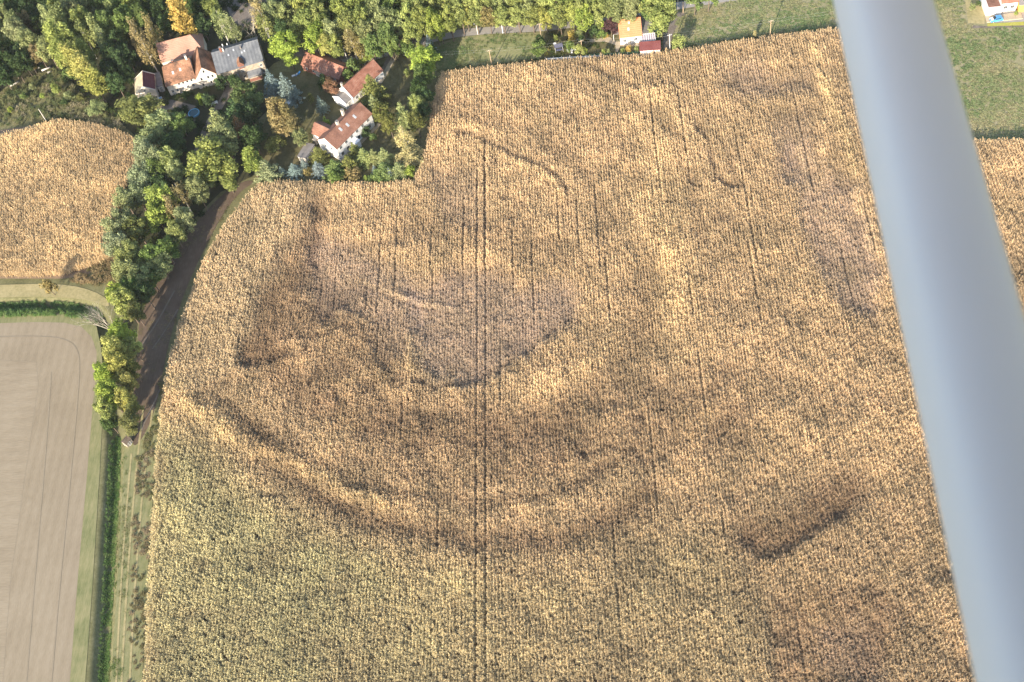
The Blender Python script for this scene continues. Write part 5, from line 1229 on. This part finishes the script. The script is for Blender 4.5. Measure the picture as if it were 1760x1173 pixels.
# white planks, felled logs
def log(x0, y0, x1, y1, r, lab):
    a, b = at(x0, y0), at(x1, y1); c = (a+b)/2; c[2] = .7
    m = MB().tube([a-c+[0, 0, .7+r], (b-a)*.0+[0, 0, r+.03], b-c+[0, 0, .7+r]], [r, r*.9, r*.75], 9)
    o = m.build('fallen_log', M['birch'], None, True); o.location = (c[0], c[1], .25); tag(o, lab, 'log', 'pale felled trunks in the clearing')
log(73, 124, 88, 118, .32, 'pale felled trunk lying highest in the clearing'); log(83, 128.5, 91, 125, .38, 'short bright felled trunk below the highest one in the clearing')
log(18, 151, 34, 143, .35, 'pale felled trunk at the shaded left edge of the clearing'); log(66, 120, 70, 118.5, .35, 'very short pale log at the head of the clearing')
def bench(x, y, rz, lab):
    p = at(x, y); t = thing('garden_bench', lab, 'bench', (p[0], p[1], 0), rz)
    lbox(t, 'seat', M['paint'], -1.2, -.25, .42, 1.2, .25, .5); lbox(t, 'backrest', M['paint'], -1.2, .25, .501, 1.2, .32, .95)
    for q in (-1, 1): lbox(t, 'leg', M['paint'], q-.08, -.22, 0, q+.08, .22, .42)
bench(369, 180, R(22), 'long white bench across the farm lane between the trees')
def sunbed(x, y, rz, lab, mat):
    p = at(x, y); t = thing('sunbed', lab, 'sunbed', (p[0], p[1], 0), rz)
    lbox(t, 'mattress', mat, -.95, -.33, .3, .5, .33, .42)
    MB().slab([(.5, -.33, .42), (1.05, -.33, .8), (1.05, .33, .8), (.5, .33, .42)], .1).build('headrest', mat, t)
    for a in (-.8, .4):
        for b in (-.28, .28): lbox(t, 'leg', M['metal'], a-.03, b-.03, 0, a+.03, b+.03, .299)
sunbed(507, 131, R(15), 'white and blue sunbed on the shaded farm lawn', M['paint']); sunbed(512, 129, R(40), 'blue sunbed beside the white one on the farm lawn', M['blue'])
p = at(497, 184); t = thing('parasol', 'small white garden parasol behind the autumn-brown tree', 'parasol', (p[0], p[1], 0))
MB().tube([(0, 0, 0), (0, 0, 2.3)], .03, 6).build('pole', M['metal'], t)
m = MB(); n = 8
m.v = [(1.2*math.cos(2*math.pi*k/n), 1.2*math.sin(2*math.pi*k/n), 1.95) for k in range(n)]+[(0, 0, 2.4)]+[(1.2*math.cos(2*math.pi*k/n), 1.2*math.sin(2*math.pi*k/n), 1.9) for k in range(n)]
m.f = [(k, (k+1) % n, n) for k in range(n)]+[(k, n+1+k, n+1+(k+1) % n, (k+1) % n) for k in range(n)]
m.build('canopy', M['paint'], t)
p = at(276, 172); t = thing('laundry_rack', 'white laundry rack on the sunny farm yard corner', 'rack', (p[0], p[1], 0), R(20))
for x in (-.7, .7): MB().tube([(x, -.5, 0), (x, .1, 1.1), (x, .5, 0)], .025, 5).build('leg', M['metal'], t)
lbox(t, 'sheet', M['paint'], -.75, .06, .35, .75, .1, 1.12); lbox(t, 'towel', M['blue'], -.2, -.1, .5, .5, -.06, 1.0)
# pale gate at the driveway
p = at(661, 97); t = thing('driveway_gate', 'pale metal gate across the driveway near the hedge row', 'gate', (p[0], p[1], 0), R(24))
for z in (.3, .6, .9, 1.15): lbox(t, 'rail', M['paint'], -1.7, -.03, z, 1.7, .03, z+.07)
for x in (-1.75, 0, 1.75): lbox(t, 'gate_post', M['paint'], x-.06, -.11, 0, x+.06, -.031, 1.3)
# small blue car in the top right yard
def car(x, y, rz, lab):
    p = at(x, y); t = thing('small_car', lab, 'car', (p[0], p[1], 0), rz)
    prof = [(-1.75, .35), (-1.8, .8), (-1.6, 1.0), (-1.3, 1.45), (.35, 1.5), (.95, 1.02), (1.7, .88), (1.85, .6), (1.8, .32)]
    m = MB(); n = len(prof); k = 0
    for (yy, sx) in ((-.8, .97), (-.72, 1.0), (.72, 1.0), (.8, .97)):
        m.v += [(a*sx, yy*(1 if z < 1.0 else .86), z*(1 if abs(yy) < .75 else .985)) for a, z in prof]
    for r_ in range(3):
        for i in range(n): j = (i+1) % n; m.f.append((r_*n+i, r_*n+j, (r_+1)*n+j, (r_+1)*n+i))
    m.f.append(tuple(range(n))); m.f.append(tuple(range(4*n-1, 3*n-1, -1)))
    m.build('body', M['blue'], t)
    g = MB(); g.slab([(.38, -.58, 1.51), (.98, -.66, 1.04), (.98, .66, 1.04), (.38, .58, 1.51)], -.02); g.build('windscreen', M['glass'], t)
    h_ = MB(); h_.slab([(1.0, -.66, 1.035), (1.68, -.66, .905), (1.68, .66, .905), (1.0, .66, 1.035)], -.015); tag(h_.build('bonnet', M['paint'], t), 'white bonnet')
    for sy in (-1, 1):
        s_ = MB(); s_.quadbox([(-1.15, sy*.70-.03, 1.02), (.75, sy*.70-.03, 1.02), (.75, sy*.70+.05, 1.02), (-1.15, sy*.70+.05, 1.02), (-1.05, sy*.66-.03, 1.4), (.3, sy*.66-.03, 1.4), (.3, sy*.66+.05, 1.4), (-1.05, sy*.66+.05, 1.4)]); s_.build('side_window', M['glass'], t)
        for xx in (-1.1, 1.1):
            wv = MB().tube([(xx, sy*.66, .3), (xx, sy*.84, .3)], .3, 14).build('wheel', M['dark'], t); MB().tube([(xx, sy*.841, .3), (xx, sy*.855, .3)], .18, 10).build('rim', M['metal'], wv)
        MB().box(1.78, sy*.55-.16, .6, 1.87, sy*.55+.16, .74).build('headlight', M['paint'], t); MB().box(-1.82, sy*.6-.1, .7, -1.76, sy*.6+.1, .88).build('tail_light', M['redsheet'], t)
car(1712, 36, R(184), 'small bright blue car with pale bonnet parked in the upper right yard')

# ------------------------------------------------------------------ the aircraft the picture is taken from
def cm(x, y, z):   # metres right, up and ahead of the aircraft's window seat
    return CAM + RT*x + UP*y + FW*z
M['aircraft'] = plain_mat('aircraft_paint', (.86, .86, .88), .45, .02, 3, .4)
M['hull'] = plain_mat('hull_bounce_tint', (.66, .58, .49), .5, .03, 3)  # warm tone put in to bounce warm light onto the strut
air = thing('light_aircraft', 'pale grey-white aircraft wing strut, out of focus, crossing the right of the picture', 'aircraft', tuple(cm(.5, -1.7, -.5)))
def apart(name, v, f, smooth=True):
    o0 = np.array(air.location)
    m = MB(); m.v = [tuple(np.asarray(p)-o0) for p in v]; m.f = f
    return m.build(name, M['aircraft'] if name == 'wing_strut' else M['hull'], air, smooth)
def ray(px, py, d): return np.array([(px-CX)/F*d, -(py-CY)/F*d, d])
TOP, BOT = ray(1511, 0, 1.84), ray(1799, 1173, 1.20)
ax = (TOP-BOT)/np.linalg.norm(TOP-BOT)
P0, P1 = BOT-ax*1.15, TOP+ax*1.1
vdir = (TOP+BOT)/2; vdir /= np.linalg.norm(vdir)
e1 = np.cross(ax, vdir); e1 /= np.linalg.norm(e1); e2 = np.cross(ax, e1)
if e1[0] < 0: e1 = -e1
if e2@vdir > 0: e2 = -e2       # e1: to the right, e2: towards the cabin
tw = R(-20); a1 = e1*math.cos(tw)-e2*math.sin(tw); a2 = e2*math.cos(tw)+e1*math.sin(tw)
ctl = [(-.077, -.004), (-.070, .014), (-.048, .037), (-.022, .046), (.012, .041), (.045, .026), (.068, .010), (.077, -.006), (.066, -.018), (.03, -.032), (-.02, -.036), (-.062, -.022)]
sec = []                       # streamlined section, smoothed to 48 points (across, towards the cabin)
q = smooth(ctl, 2, True)
for p in q: sec.append(e1*(p[0]*.97+.004)+e2*p[1]*1.05)
NS = len(sec)
v, f = [], []
for q in np.linspace(0, 1, 5):
    p = P0+(P1-P0)*q
    v += [cm(*(p+s_)) for s_ in sec]
for i in range(4):
    for j in range(NS): f.append((i*NS+j, i*NS+(j+1) % NS, (i+1)*NS+(j+1) % NS, (i+1)*NS+j))
apart('wing_strut', v, f)
# unseen fuselage below the window, put in to keep sun off the strut
v, f = [], []; n = 20
for (x, r_) in ((-5.2, .15), (-4, .38), (-2.2, .72), (-.8, 1.0), (.6, 1.05), (1.6, .98), (2.5, .75), (3.0, .4)):
    for j in range(n):
        t = 2*math.pi*j/n; ex = .75
        cc, ss = math.copysign(abs(math.cos(t))**ex, math.cos(t)), math.copysign(abs(math.sin(t))**ex, math.sin(t))
        v.append(cm(x, -1.72+1.12*r_*cc, -.72+.95*r_*ss))
for i in range(7):
    for j in range(n): f.append((i*n+j, i*n+(j+1) % n, (i+1)*n+(j+1) % n, (i+1)*n+j))
f += [tuple(range(n))[::-1], tuple(range(7*n, 8*n))]
apart('fuselage', v, f)
# unseen high wing above the window, placed to shape light on the strut
v, f = [], []; n = 16
for (z, y, ch) in ((-1.2, 1.25, 1.6), (.3, 1.3, 1.6), (2.6, 1.6, 1.55), (5.2, 2.1, 1.2)):
    for j in range(n):
        t = 2*math.pi*j/n
        v.append(cm(1.05+ch/2*math.cos(t), y+.09*math.sin(t)*(1+.4*math.cos(t))+.06, z))
for i in range(3):
    for j in range(n): f.append((i*n+j, i*n+(j+1) % n, (i+1)*n+(j+1) % n, (i+1)*n+j))
f += [tuple(range(n))[::-1], tuple(range(3*n, 4*n))]
apart('wing', v, f)

# unseen cabin above the fuselage, added to block sky light from the strut
v, f = [], []
for z in (-.14, -1.5):
    for (x, y) in ((-.15, -.75), (3.4, -.75), (3.0, 1.25), (.05, 1.25)): v.append(cm(x, y, z))
f = [(0, 1, 2, 3), (7, 6, 5, 4), (0, 4, 5, 1), (1, 5, 6, 2), (2, 6, 7, 3), (3, 7, 4, 0)]
apart('cabin', v, f, False)

# ------------------------------------------------------------------ air between the aircraft and the fields
hz = bpy.data.materials.new('haze'); hz.use_nodes = True
hz.node_tree.nodes.remove(hz.node_tree.nodes['Principled BSDF'])
pv = hz.node_tree.nodes.new('ShaderNodeVolumePrincipled')
pv.inputs['Color'].default_value = (.95, .95, .97, 1); pv.inputs['Density'].default_value = HAZE; pv.inputs['Anisotropy'].default_value = 0.1
hz.node_tree.links.new(pv.outputs[0], hz.node_tree.nodes['Material Output'].inputs['Volume'])
tag(MB().box(-2500, -2500, -3, 2500, 3000, H+6).build('haze', hz), kind='stuff')
